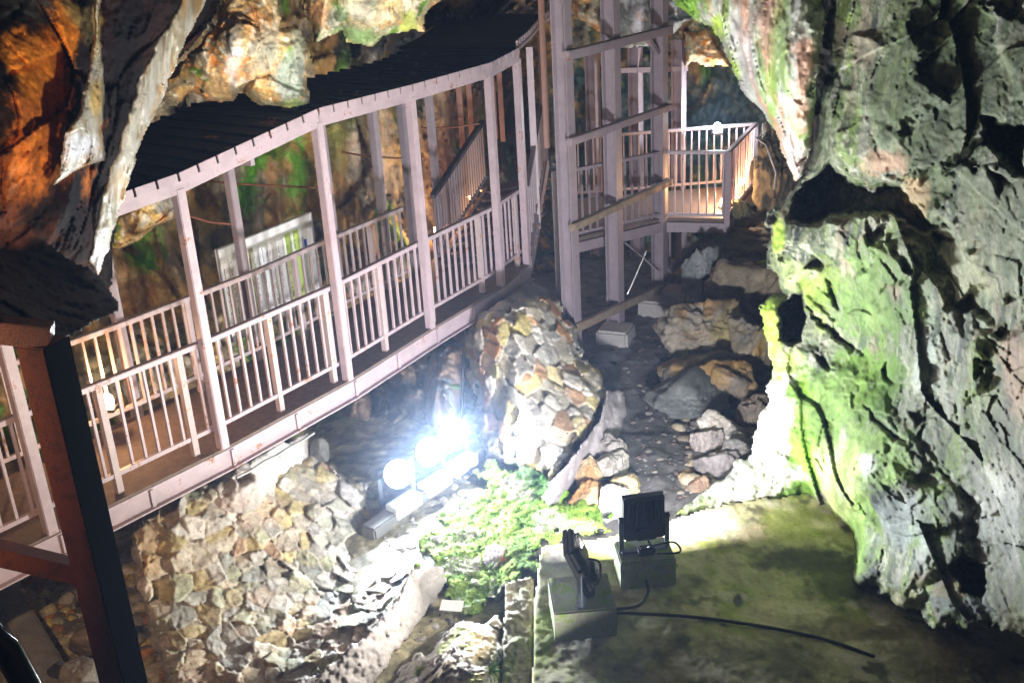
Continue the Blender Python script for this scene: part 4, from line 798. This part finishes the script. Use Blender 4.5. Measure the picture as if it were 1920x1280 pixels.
# loose gravel over it
def scatter(name, n, sampler, smin, smax, pal, seed, kind='stuff', label=None, mat=WETROCK):
    r = np.random.default_rng(seed); base = [polyrock(2, seed+k, 10, .05, .03) for k in range(6)]; Vs = []; Fs = []; Cs = []; off = 0
    for _ in range(n):
        p = sampler(r)
        if p is None: continue
        V, f = base[r.integers(6)]; s = smin*(smax/smin)**(r.random()**2.2)
        a = r.uniform(0, 6.28); Rz = np.array([[math.cos(a), -math.sin(a), 0], [math.sin(a), math.cos(a), 0], [0, 0, 1]])
        W = (V*np.array([1, r.uniform(.6, 1), r.uniform(.4, .75)])*s)@Rz.T+p; cc = pal[r.integers(len(pal))]*r.uniform(.6, 1.3)
        Vs.append(W); Fs.append(f+off); Cs.append(np.tile(cc, (len(W), 1))); off += len(W)
    o = link(name, npmesh(name, np.concatenate(Vs), np.concatenate(Fs), np.clip(np.concatenate(Cs), .01, .85)), mat); return tag(o, label, None, None, kind)
def samp_poly(poly, dz=0.):
    A_ = np.array(poly, float); lo, hi = A_.min(0), A_.max(0)
    def f(r):
        u, v = r.uniform(lo[0], hi[0]), r.uniform(lo[1], hi[1])
        if not inpoly(np.array([u]), np.array([v]), poly)[0]: return None
        return pg(u, v)+np.array([0, 0, dz])
    return f
scatter('gravel', 2200, samp_poly([(1085, 630), (1230, 560), (1260, 700), (1300, 760), (1290, 950), (1180, 950), (1100, 900), (1180, 800), (1130, 700)]), .006, .05, [C(.12, .085, .075), C(.13, .12, .11), C(.06, .06, .055), C(.17, .155, .13)], 401, label='dark wet gravel strewn along the path between the pier and the boulders')
scatter('pebbles', 900, samp_poly([(-20, 1060), (250, 1060), (330, 1300), (90, 1300), (-20, 1120)]), .02, .10, [C(.5, .47, .3), C(.62, .5, .16), C(.36, .36, .3), C(.68, .63, .5), C(.55, .28, .09)], 403, label='yellow and grey pebbles heaped below the left end of the walkway')
scatter('rubble', 260, samp_poly([(690, 980), (860, 850), (900, 900), (860, 960), (780, 1000), (760, 1060)]), .015, .09, [C(.4, .38, .35), C(.3, .28, .26), C(.5, .45, .38)], 405, label='small rubble around the kerb of the lit floodlights')
scatter('rubble', 220, samp_poly([(560, 1290), (700, 1290), (850, 1110), (850, 1170), (740, 1240), (700, 1300)]), .012, .06, [C(.10, .09, .09), C(.2, .18, .17), C(.32, .30, .28)], 407, label='dark rubble in the trench along the left pier footing')

scatter('rubble', 420, samp_poly([(1225, 690), (1300, 720), (1420, 740), (1420, 800), (1400, 850), (1300, 940), (1270, 960), (1290, 850), (1260, 760)]), .03, .16, [C(.30, .25, .17), C(.24, .22, .18), C(.36, .27, .14), C(.18, .17, .15)], 409, label='brown broken stones packed between the boulders along the path')
# ================================================================== FRONT SLAB
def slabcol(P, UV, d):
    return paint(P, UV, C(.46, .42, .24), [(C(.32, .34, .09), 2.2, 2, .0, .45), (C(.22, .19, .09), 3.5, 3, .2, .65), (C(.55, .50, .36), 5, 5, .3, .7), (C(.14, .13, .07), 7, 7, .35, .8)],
                 [(1500, 1050, 110, 35, C(.06, .055, .035), .9), (1560, 1100, 70, 60, C(.05, .05, .03), .8), (1385, 1125, 14, 14, C(.03, .03, .02), .9), (1060, 1060, 60, 50, C(.50, .49, .44), .7), (1330, 985, 90, 32, C(.66, .62, .42), .85), (1410, 1000, 60, 20, C(.62, .46, .28), .6), (1280, 1010, 40, 20, C(.42, .48, .22), .6), (1480, 985, 60, 30, C(.28, .30, .07), .8), (1020, 1180, 22, 110, C(.33, .40, .06), .85), (1030, 1240, 40, 40, C(.36, .44, .06), .7), (1200, 1260, 150, 60, C(.10, .07, .04), .6), (1420, 1250, 150, 70, C(.09, .08, .04), .7)], 121, .4)  # pale far-edge blob puts the lamp-lit band into the colour
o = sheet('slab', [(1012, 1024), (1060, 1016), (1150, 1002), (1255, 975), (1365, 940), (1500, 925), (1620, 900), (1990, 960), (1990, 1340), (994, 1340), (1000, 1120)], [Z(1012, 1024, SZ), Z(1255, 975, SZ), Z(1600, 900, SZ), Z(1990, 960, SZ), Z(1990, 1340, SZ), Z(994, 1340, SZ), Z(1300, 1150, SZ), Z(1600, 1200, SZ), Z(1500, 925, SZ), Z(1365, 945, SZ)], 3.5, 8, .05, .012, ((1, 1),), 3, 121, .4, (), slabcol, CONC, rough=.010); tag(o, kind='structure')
o = sheet('stone_beam', [(944, 1096), (998, 1076), (1004, 1110), (997, 1340), (938, 1340), (942, 1180)], [Z(944, 1094, -.93), Z(998, 1078, -.93), Z(997, 1340, -.93), Z(938, 1340, -.93), Z(970, 1200, -.92)], 3, 7, .08, .012, ((2, 1),), 3, 123, .5, (), lambda P, UV, d: paint(P, UV, C(.44, .40, .28), [(C(.28, .34, .09), 3, 3, .1, .5), (C(.55, .5, .38), 5, 5, .3, .6)], [(955, 1250, 25, 50, C(.3, .36, .07), .6)], 123, .3), CONC); tag(o, 'narrow beige stone beam lying beside the left edge of the front slab', 'stone beam')

# ================================================================== MOSS
def mosscol(P, UV, d):
    return paint(P, UV, C(.17, .27, .04), [(C(.28, .38, .07), 6, 6, -.1, .35), (C(.08, .16, .02), 7, 7, .1, .5), (C(.36, .33, .27), 4, 4, .12, .3)], [(1000, 900, 40, 40, C(.10, .34, .10), .7), (830, 1020, 60, 20, C(.5, .52, .3), .6)], 131, .5)  # pale left-hand blob colours in the overexposed patch
mpoly = [(776, 1022), (800, 1000), (846, 962), (890, 925), (902, 885), (925, 862), (965, 868), (1002, 882), (1028, 905), (1032, 945), (1060, 925), (1085, 950), (1130, 965), (1150, 990), (1100, 1005), (1015, 1018), (1006, 1060), (998, 1076), (950, 1090), (935, 1100), (900, 1150), (860, 1150), (842, 1125), (852, 1085), (815, 1060), (790, 1048)]
mossz = [Z(776, 1022, -1.12), Z(890, 925, -1.14), Z(925, 865, -1.02), Z(1000, 885, -1.0), Z(1030, 940, -1.06), Z(1150, 990, -.95), Z(1015, 1018, -.92), Z(998, 1076, -.9), Z(935, 1100, -1.08), Z(870, 1150, -1.13), Z(845, 1090, -1.12), Z(930, 1000, -1.08), Z(860, 1000, -1.13)]
mo = sheet('moss', mpoly, mossz, 2.5, 12, .05, .045, ((3, 1), (8, .5)), 20, 131, .25, (), mosscol, MOSSM, bumps=16); tag(mo, 'bright green moss cushion over the rubble between the lit floodlights and the front slab', kind='stuff')
def tufts(name, src, n, seed, size, cols, label, region=None):
    me = src.data; r = np.random.default_rng(seed); co = np.empty(len(me.vertices)*3, np.float32); me.vertices.foreach_get('co', co); co = co.reshape(-1, 3)[:len(me.vertices)//2]
    if region is not None:
        uu, vv = proj(co); co = co[inpoly(uu, vv, region)]
    p = co[r.integers(len(co), size=n)]+r.normal(scale=.008, size=(n, 3))
    s = size*r.uniform(.5, 1.5, n)[:, None]; a = r.uniform(0, 6.28, n); d1_ = np.stack([np.cos(a), np.sin(a), r.uniform(-.2, .6, n)], 1)*s; d2_ = np.stack([-np.sin(a), np.cos(a), r.uniform(-.3, .3, n)], 1)*s*.45
    up_ = np.array([0, 0, .35])*s
    V = np.concatenate([p-d2_*.3, p+d1_*.5-d2_+up_*.6, p+d1_+up_, p+d1_*.5+d2_+up_*.6]); i = np.arange(n); Fq = np.stack([i, i+n, i+2*n, i+3*n], 1)
    cc = np.array(cols)[r.integers(len(cols), size=n)]*r.uniform(.6, 1.3, n)[:, None]
    o = link(name, npmesh(name, V, Fq, np.concatenate([cc]*4), False), MOSSM); return tag(o, label, kind='stuff')
tufts('moss_leaves', mo, 16000, 141, .010, [C(.17, .30, .04), C(.30, .40, .08), C(.09, .19, .03)], 'tiny green leaves growing over the moss between the floodlights and the front slab', mpoly)
scatter('rubble', 130, samp_poly([(790, 1030), (900, 930), (1020, 950), (1140, 985), (1000, 1060), (900, 1140), (850, 1100)], .10), .012, .05, [C(.5, .46, .4), C(.4, .36, .3), C(.45, .3, .2)], 411, label='small pale stones showing through the moss')
fm = flatmat('fern_leaf', (.10, .34, .09), .6, 0, .3, 0)
def fern(c, nfr, L, label, seed, lean=(0, 0)):
    r = np.random.default_rng(seed); t = empty('fern', c, label, 'fern', 'ferns')
    for k in range(nfr):
        a = 6.28*k/nfr+r.uniform(-.3, .3); m = MB(); d = np.array([math.cos(a)+lean[0], math.sin(a)+lean[1], 0]); l = L*r.uniform(.7, 1.15); sd_ = np.array([-d[1], d[0], 0])/np.linalg.norm(d)
        P_ = [np.array(c)+d*l*q+zz*l*(.75*q-.75*q*q*1.1) for q in np.linspace(0, 1, 11)]
        m.tube(P_, .003, 4, .001)
        for j in range(1, 11):
            w = l*.26*math.sin(math.pi*min(1, (j+1.2)/11.5))**.8; ax = (P_[j]-P_[j-1]); ax = ax/np.linalg.norm(ax)*l*.05
            for s in (1, -1):
                tip = P_[j]+sd_*s*w+ax*1.2-zz*w*.25; m.add([P_[j]-ax*.6, P_[j]+sd_*s*w*.5+ax*1.2, tip, P_[j]+sd_*s*w*.5-ax*.7], [(0, 3, 2, 1)])
        m.build('frond', fm, t)
for k, (u, v, y_, L, lab) in enumerate(((985, 895, 8.95, .26, 'fern drooping from the top of the mossy mound below the bright pier'), (1010, 930, 8.7, .24, 'fern lower on the mossy mound beside the grey pier footing'), (1022, 885, 8.9, .2, 'small fern at the right tip of the mossy mound'), (945, 905, 9.0, .2, 'fern near the left of the mossy mound under the bright pier'))):
    fern(py(u, v, y_-.05), 8, L, lab, k, (.2, -.5))
fern(pz(912, 1262, -.88), 7, .13, 'small pale fern at the bottom edge beside the white front rock', 9)

# ================================================================== LOOSE ROCKS AND BOULDERS
BT = (C(.42, .37, .28), C(.35, .30, .16), C(.45, .28, .12)); BG = (C(.26, .26, .24), C(.36, .34, .30), C(.18, .18, .17)); BO = (C(.50, .36, .2), C(.5, .26, .1), C(.55, .48, .38)); BW = (C(.66, .62, .56), C(.5, .45, .38), C(.6, .56, .5))
rock('boulder', 'biggest tan boulder right of the tower footings', 1312, 642, 182, 165, 11.2, None, 501, BT, .8, 6, noise=.10, sm=.10, cat='boulder', blobs=[(1360, 620, 40, 60, C(.30, .24, .08), .8), (1385, 600, 8, 8, SAL, .8)])
rock('boulder', 'flat brown boulder wedged under the biggest boulder', 1300, 700, 165, 62, 10.5, None, 502, (C(.36, .28, .16), C(.28, .25, .2), C(.42, .28, .1)), .8, 5, cat='boulder', sm=.09, noise=.10)
rock('boulder', 'brown cracked boulder below right of the biggest boulder', 1372, 725, 125, 120, 10.2, None, 503, (C(.36, .25, .12), C(.27, .24, .19), C(.42, .26, .08)), .8, 5, cat='boulder', sm=.09, noise=.10)
rock('boulder', 'dark grey boulder sloping into the gravel below the biggest boulder', 1295, 748, 170, 90, 10.0, None, 504, (C(.16, .17, .16), C(.22, .22, .20)), .9, 5, cat='boulder', sm=.09, noise=.10)
rock('boulder', 'ochre boulder against the foot of the mossy wall', 1412, 660, 90, 130, 10.7, None, 505, (C(.34, .29, .19), C(.44, .30, .07), C(.26, .25, .2)), .9, 5, cat='boulder', sm=.09, noise=.10)
rock('boulder', 'tall grey fluted boulder behind the far tower footing', 1312, 522, 85, 120, 12.4, None, 506, (C(.34, .36, .35), C(.26, .28, .27)), .8, 5, cat='boulder', sm=.08, noise=.13)
rock('boulder', 'dark brown boulder above the biggest boulder', 1395, 535, 150, 130, 12.0, None, 507, (C(.32, .26, .16), C(.42, .36, .24), C(.22, .2, .17)), .8, 5, cat='boulder', sm=.09, noise=.10)
rock('boulder', 'broad ledge boulder below the platform corner', 1385, 455, 170, 70, 13.4, None, 508, (C(.4, .38, .3), C(.5, .46, .32), C(.3, .28, .22)), .8, 5, cat='boulder', sm=.08, noise=.13)
rock('boulder', 'mossy brown boulder under the platform brace', 1380, 412, 90, 80, 13.6, None, 509, (C(.42, .38, .2), C(.5, .44, .3), C(.3, .32, .16)), .8, 5, cat='boulder', sm=.08, noise=.13)
rock('boulder', 'dark boulder beside the platform rail under the overhang', 1462, 335, 130, 190, 13.9, None, 510, (C(.18, .16, .11), C(.26, .23, .15)), .8, 6, cat='boulder', sm=.1, noise=.16)
rock('boulder', 'grey brown boulder low behind the rock wall foot', 1415, 775, 80, 90, 9.6, None, 511, (C(.24, .2, .15), C(.3, .24, .14)), .8, 5, cat='boulder', sm=.09, noise=.10)
k0 = [(1350, 800, 100, 70, 9.3, 'pale jagged stone on top of the heap by the white wall foot', BW), (1322, 832, 70, 66, 9.1, 'square pinkish stone at the left of the heap by the white wall foot', (C(.42, .38, .36), C(.5, .44, .4))), (1380, 824, 50, 44, 9.1, 'small cream stone at the right of the heap by the white wall foot', BW), (1335, 875, 95, 80, 8.75, 'grey stone low in the heap by the white wall foot', (C(.34, .31, .30), C(.4, .36, .33))), (1370, 852, 70, 50, 8.8, 'flat split stone leaning on the white wall foot', BG), (1315, 915, 80, 80, 8.4, 'brown stone lowest in the heap by the white wall foot', (C(.30, .23, .17), C(.4, .27, .18))), (1285, 760, 46, 22, 10.4, 'small pale stone on the dark path', BG),
      (1150, 842, 72, 60, 9.0, 'grey capped stone topmost of the heap left of the path', (C(.40, .37, .33), C(.3, .26, .23))), (1142, 872, 100, 52, 8.7, 'cream stone second from the top of the heap left of the path', BW), (1108, 890, 60, 76, 8.55, 'orange split stone at the left of the heap by the path', BO), (1166, 912, 78, 48, 8.35, 'yellow stone in the heap right behind the floodlight', (C(.5, .4, .16), C(.46, .38, .22))), (1108, 925, 92, 56, 8.2, 'long orange stone at the middle of the heap behind the floodlights', BO), (1150, 950, 74, 76, 8.0, 'big cream stone touching the floodlight seen from behind', BW), (1105, 958, 42, 28, 8.1, 'small yellow faced stone at the foot of the heap', (C(.56, .42, .2), C(.5, .36, .16))), (1062, 940, 42, 40, 8.35, 'round moss covered stone at the left of the heap', (C(.16, .34, .03), C(.26, .42, .06))),
      (945, 1046, 74, 46, 7.3, 'pink and orange split stone lying on the moss', (C(.62, .55, .5), C(.5, .22, .08), C(.66, .6, .56))), (925, 1105, 36, 54, 7.0, 'pale pink stone standing at the end of the stone beam', (C(.6, .48, .42), C(.5, .46, .42))), (822, 1012, 34, 26, 7.7, 'white stone at the left end of the moss', BW), (905, 875, 70, 40, 9.3, 'peach stone half buried at the left of the mossy mound', BO), (895, 960, 20, 16, 8.4, 'small ochre pebble resting on the moss', BO), (985, 1036, 30, 24, 7.4, 'grey stone beside the pink split stone', BG), (1095, 905, 30, 24, 8.7, 'small orange stone wedged in the heap by the path', BO)]
for k, (u, v, w, h_, y_, lab, pal) in enumerate(k0): rock('rock', lab, u, v, w, h_, y_, None, 520+k, pal, .85, 5, None, noise=.10, sm=.05)
k1 = [(175, 1200, 120, 80, 6.3, 'brown boulder under the pebbles left of the black post', (C(.34, .26, .16), C(.4, .32, .2))), (150, 1265, 90, 60, 5.9, 'white grey stone at the bottom edge left of the black post', BW), (178, 1165, 46, 70, 6.5, 'pale stone close behind the black post', BG), (125, 1120, 34, 26, 6.8, 'small white stone among the pebbles', BW), (110, 1255, 50, 30, 6.0, 'dark round stone near the corner kerb', (C(.05, .05, .05), C(.08, .08, .08)))]
for k, (u, v, w, h_, y_, lab, pal) in enumerate(k1): rock('rock', lab, u, v, w, h_, y_, None, 560+k, pal, .9, 5, None, noise=.05, sm=.04)
k2 = [(600, 850, 40, 50, 8.75, 'grey stone loose on top of the left pier beside its bearing', BG), (470, 1000, 0, 0, 0, '', BG)]
rock('rock', k2[0][5], *k2[0][:4], k2[0][4], None, 571, BG, .9, 4)
o = sheet('front_rock', [(722, 1300), (735, 1262), (770, 1235), (810, 1212), (842, 1178), (870, 1162), (905, 1172), (932, 1150), (945, 1175), (938, 1300)], [Z(722, 1290, -1.15), Z(770, 1235, -1.1), (850, 1180, 6.25), Z(940, 1170, -.95), (860, 1240, 5.7), (860, 1300, 5.4), (935, 1300, 5.4)], 2.5, 18, .2, .08, ((2.2, 1), (6, .4)), 6, 141, .4, (), lambda P, UV, d: paint(P, UV, C(.62, .60, .57), [(C(.5, .45, .33), 3, 3, .1, .5), (C(.36, .4, .15), 4, 4, .35, .6)], [(900, 1210, 35, 30, C(.48, .38, .2), .8), (890, 1270, 25, 25, C(.4, .42, .14), .6)], 141, .3), ROCK); tag(o, 'white weathered rock at the bottom edge left of the stone beam', 'rock')
c = pz(848, 1147, -1.12); o = MB().box((0, 0, .01), (.17, .10, .006), np.array(Matrix.Rotation(-.2, 3, 'Z') @ Matrix.Rotation(.25, 3, 'X'))).build('paper_sheet', WHITEPL, None, True); o.location = tuple(c+zz*.05); tag(o, 'small white sheet of paper lying in the trench by the moss', 'paper')
# stones under the stairway lit by the lamps
for k, (u, v, w, h_, y_, lab) in enumerate(((868, 400, 30, 60, 13.4, 'orange lit stone beside the upper stairway steps'), (836, 440, 40, 40, 12.9, 'pale stone beside the lowest stairway steps'), (800, 470, 40, 40, 12.7, 'brown stone under the walkway railing near the stairway'), (1370, 300, 50, 60, 15.2, 'orange lit stone behind the platform back rail'))):
    rock('rock', lab, u, v, w, h_, y_, None, 580+k, (C(.5, .36, .24), C(.4, .26, .14)), .9, 4)

# ================================================================== LIGHT, AIR, RENDER
hm = bpy.data.materials.new('misty_air'); hm.use_nodes = True; hm.node_tree.nodes.clear()
ho = hm.node_tree.nodes.new('ShaderNodeOutputMaterial'); hv = hm.node_tree.nodes.new('ShaderNodeVolumePrincipled')
hv.inputs['Color'].default_value = (.45, .62, 1, 1); hv.inputs['Density'].default_value = .0032; hv.inputs['Anisotropy'].default_value = .5
hm.node_tree.links.new(hv.outputs[0], ho.inputs['Volume'])
mm_ = bpy.data.materials.new('bloom_mist'); mm_.use_nodes = True; nt = mm_.node_tree; nt.nodes.clear()  # added mist volume, stands in for the lens bloom round the floodlights
mo_ = nt.nodes.new('ShaderNodeOutputMaterial'); mv = nt.nodes.new('ShaderNodeVolumePrincipled'); mv.inputs['Color'].default_value = (.55, .70, 1, 1); mv.inputs['Anisotropy'].default_value = .3
tc = nt.nodes.new('ShaderNodeTexCoord'); ln = nt.nodes.new('ShaderNodeVectorMath'); ln.operation = 'LENGTH'; nt.links.new(tc.outputs['Object'], ln.inputs[0])
fo = nt.nodes.new('ShaderNodeMapRange'); fo.interpolation_type = 'SMOOTHERSTEP'; fo.inputs[1].default_value = .98; fo.inputs[2].default_value = .45; nt.links.new(ln.outputs['Value'], fo.inputs[0])
nz = nt.nodes.new('ShaderNodeTexNoise'); nz.inputs['Scale'].default_value = 2.2; nz.inputs['Detail'].default_value = 3; nt.links.new(tc.outputs['Object'], nz.inputs['Vector'])
nr = nt.nodes.new('ShaderNodeMapRange'); nr.inputs[1].default_value = .35; nr.inputs[2].default_value = .7; nr.inputs[3].default_value = .65; nr.inputs[4].default_value = 1.25; nt.links.new(nz.outputs['Fac'], nr.inputs[0])
m1 = nt.nodes.new('ShaderNodeMath'); m1.operation = 'MULTIPLY'; nt.links.new(fo.outputs[0], m1.inputs[0]); nt.links.new(nr.outputs[0], m1.inputs[1])
m2 = nt.nodes.new('ShaderNodeMath'); m2.operation = 'MULTIPLY'; m2.inputs[1].default_value = .018; nt.links.new(m1.outputs[0], m2.inputs[0]); nt.links.new(m2.outputs[0], mv.inputs['Density'])
nt.links.new(mv.outputs[0], mo_.inputs['Volume'])
V_, f_ = ico(3); ms = link('mist', npmesh('mist', V_, f_), mm_); ms.location = (-.98, 8.75, -.62); ms.scale = (1.8, 1.45, 1.15); tag(ms, 'thin bluish mist added round the three lit floodlights for their glow', kind='stuff')
hz_ = MB().box((0, 8.5, 3.2), (26, 30, 11.5)).build('haze', hm); tag(hz_, kind='stuff')
w = bpy.data.worlds.new('World'); sc.world = w; w.use_nodes = True; nt = w.node_tree
bg = nt.nodes['Background']; sk = nt.nodes.new('ShaderNodeTexSky'); sk.sky_type = 'NISHITA'; sk.sun_disc = False; sk.sun_elevation = math.radians(8); sk.sun_rotation = math.radians(150)
nt.links.new(sk.outputs[0], bg.inputs[0]); bg.inputs[1].default_value = .006
sc.view_settings.view_transform = 'Standard'; sc.view_settings.look = 'None'; sc.view_settings.exposure = .28; sc.view_settings.gamma = 1
sc.render.engine = 'CYCLES'; sc.cycles.use_denoising = True; sc.cycles.volume_step_rate = 2; sc.cycles.max_bounces = 6; sc.cycles.diffuse_bounces = 3; sc.cycles.glossy_bounces = 2; sc.cycles.volume_bounces = 0; sc.cycles.sample_clamp_indirect = 6
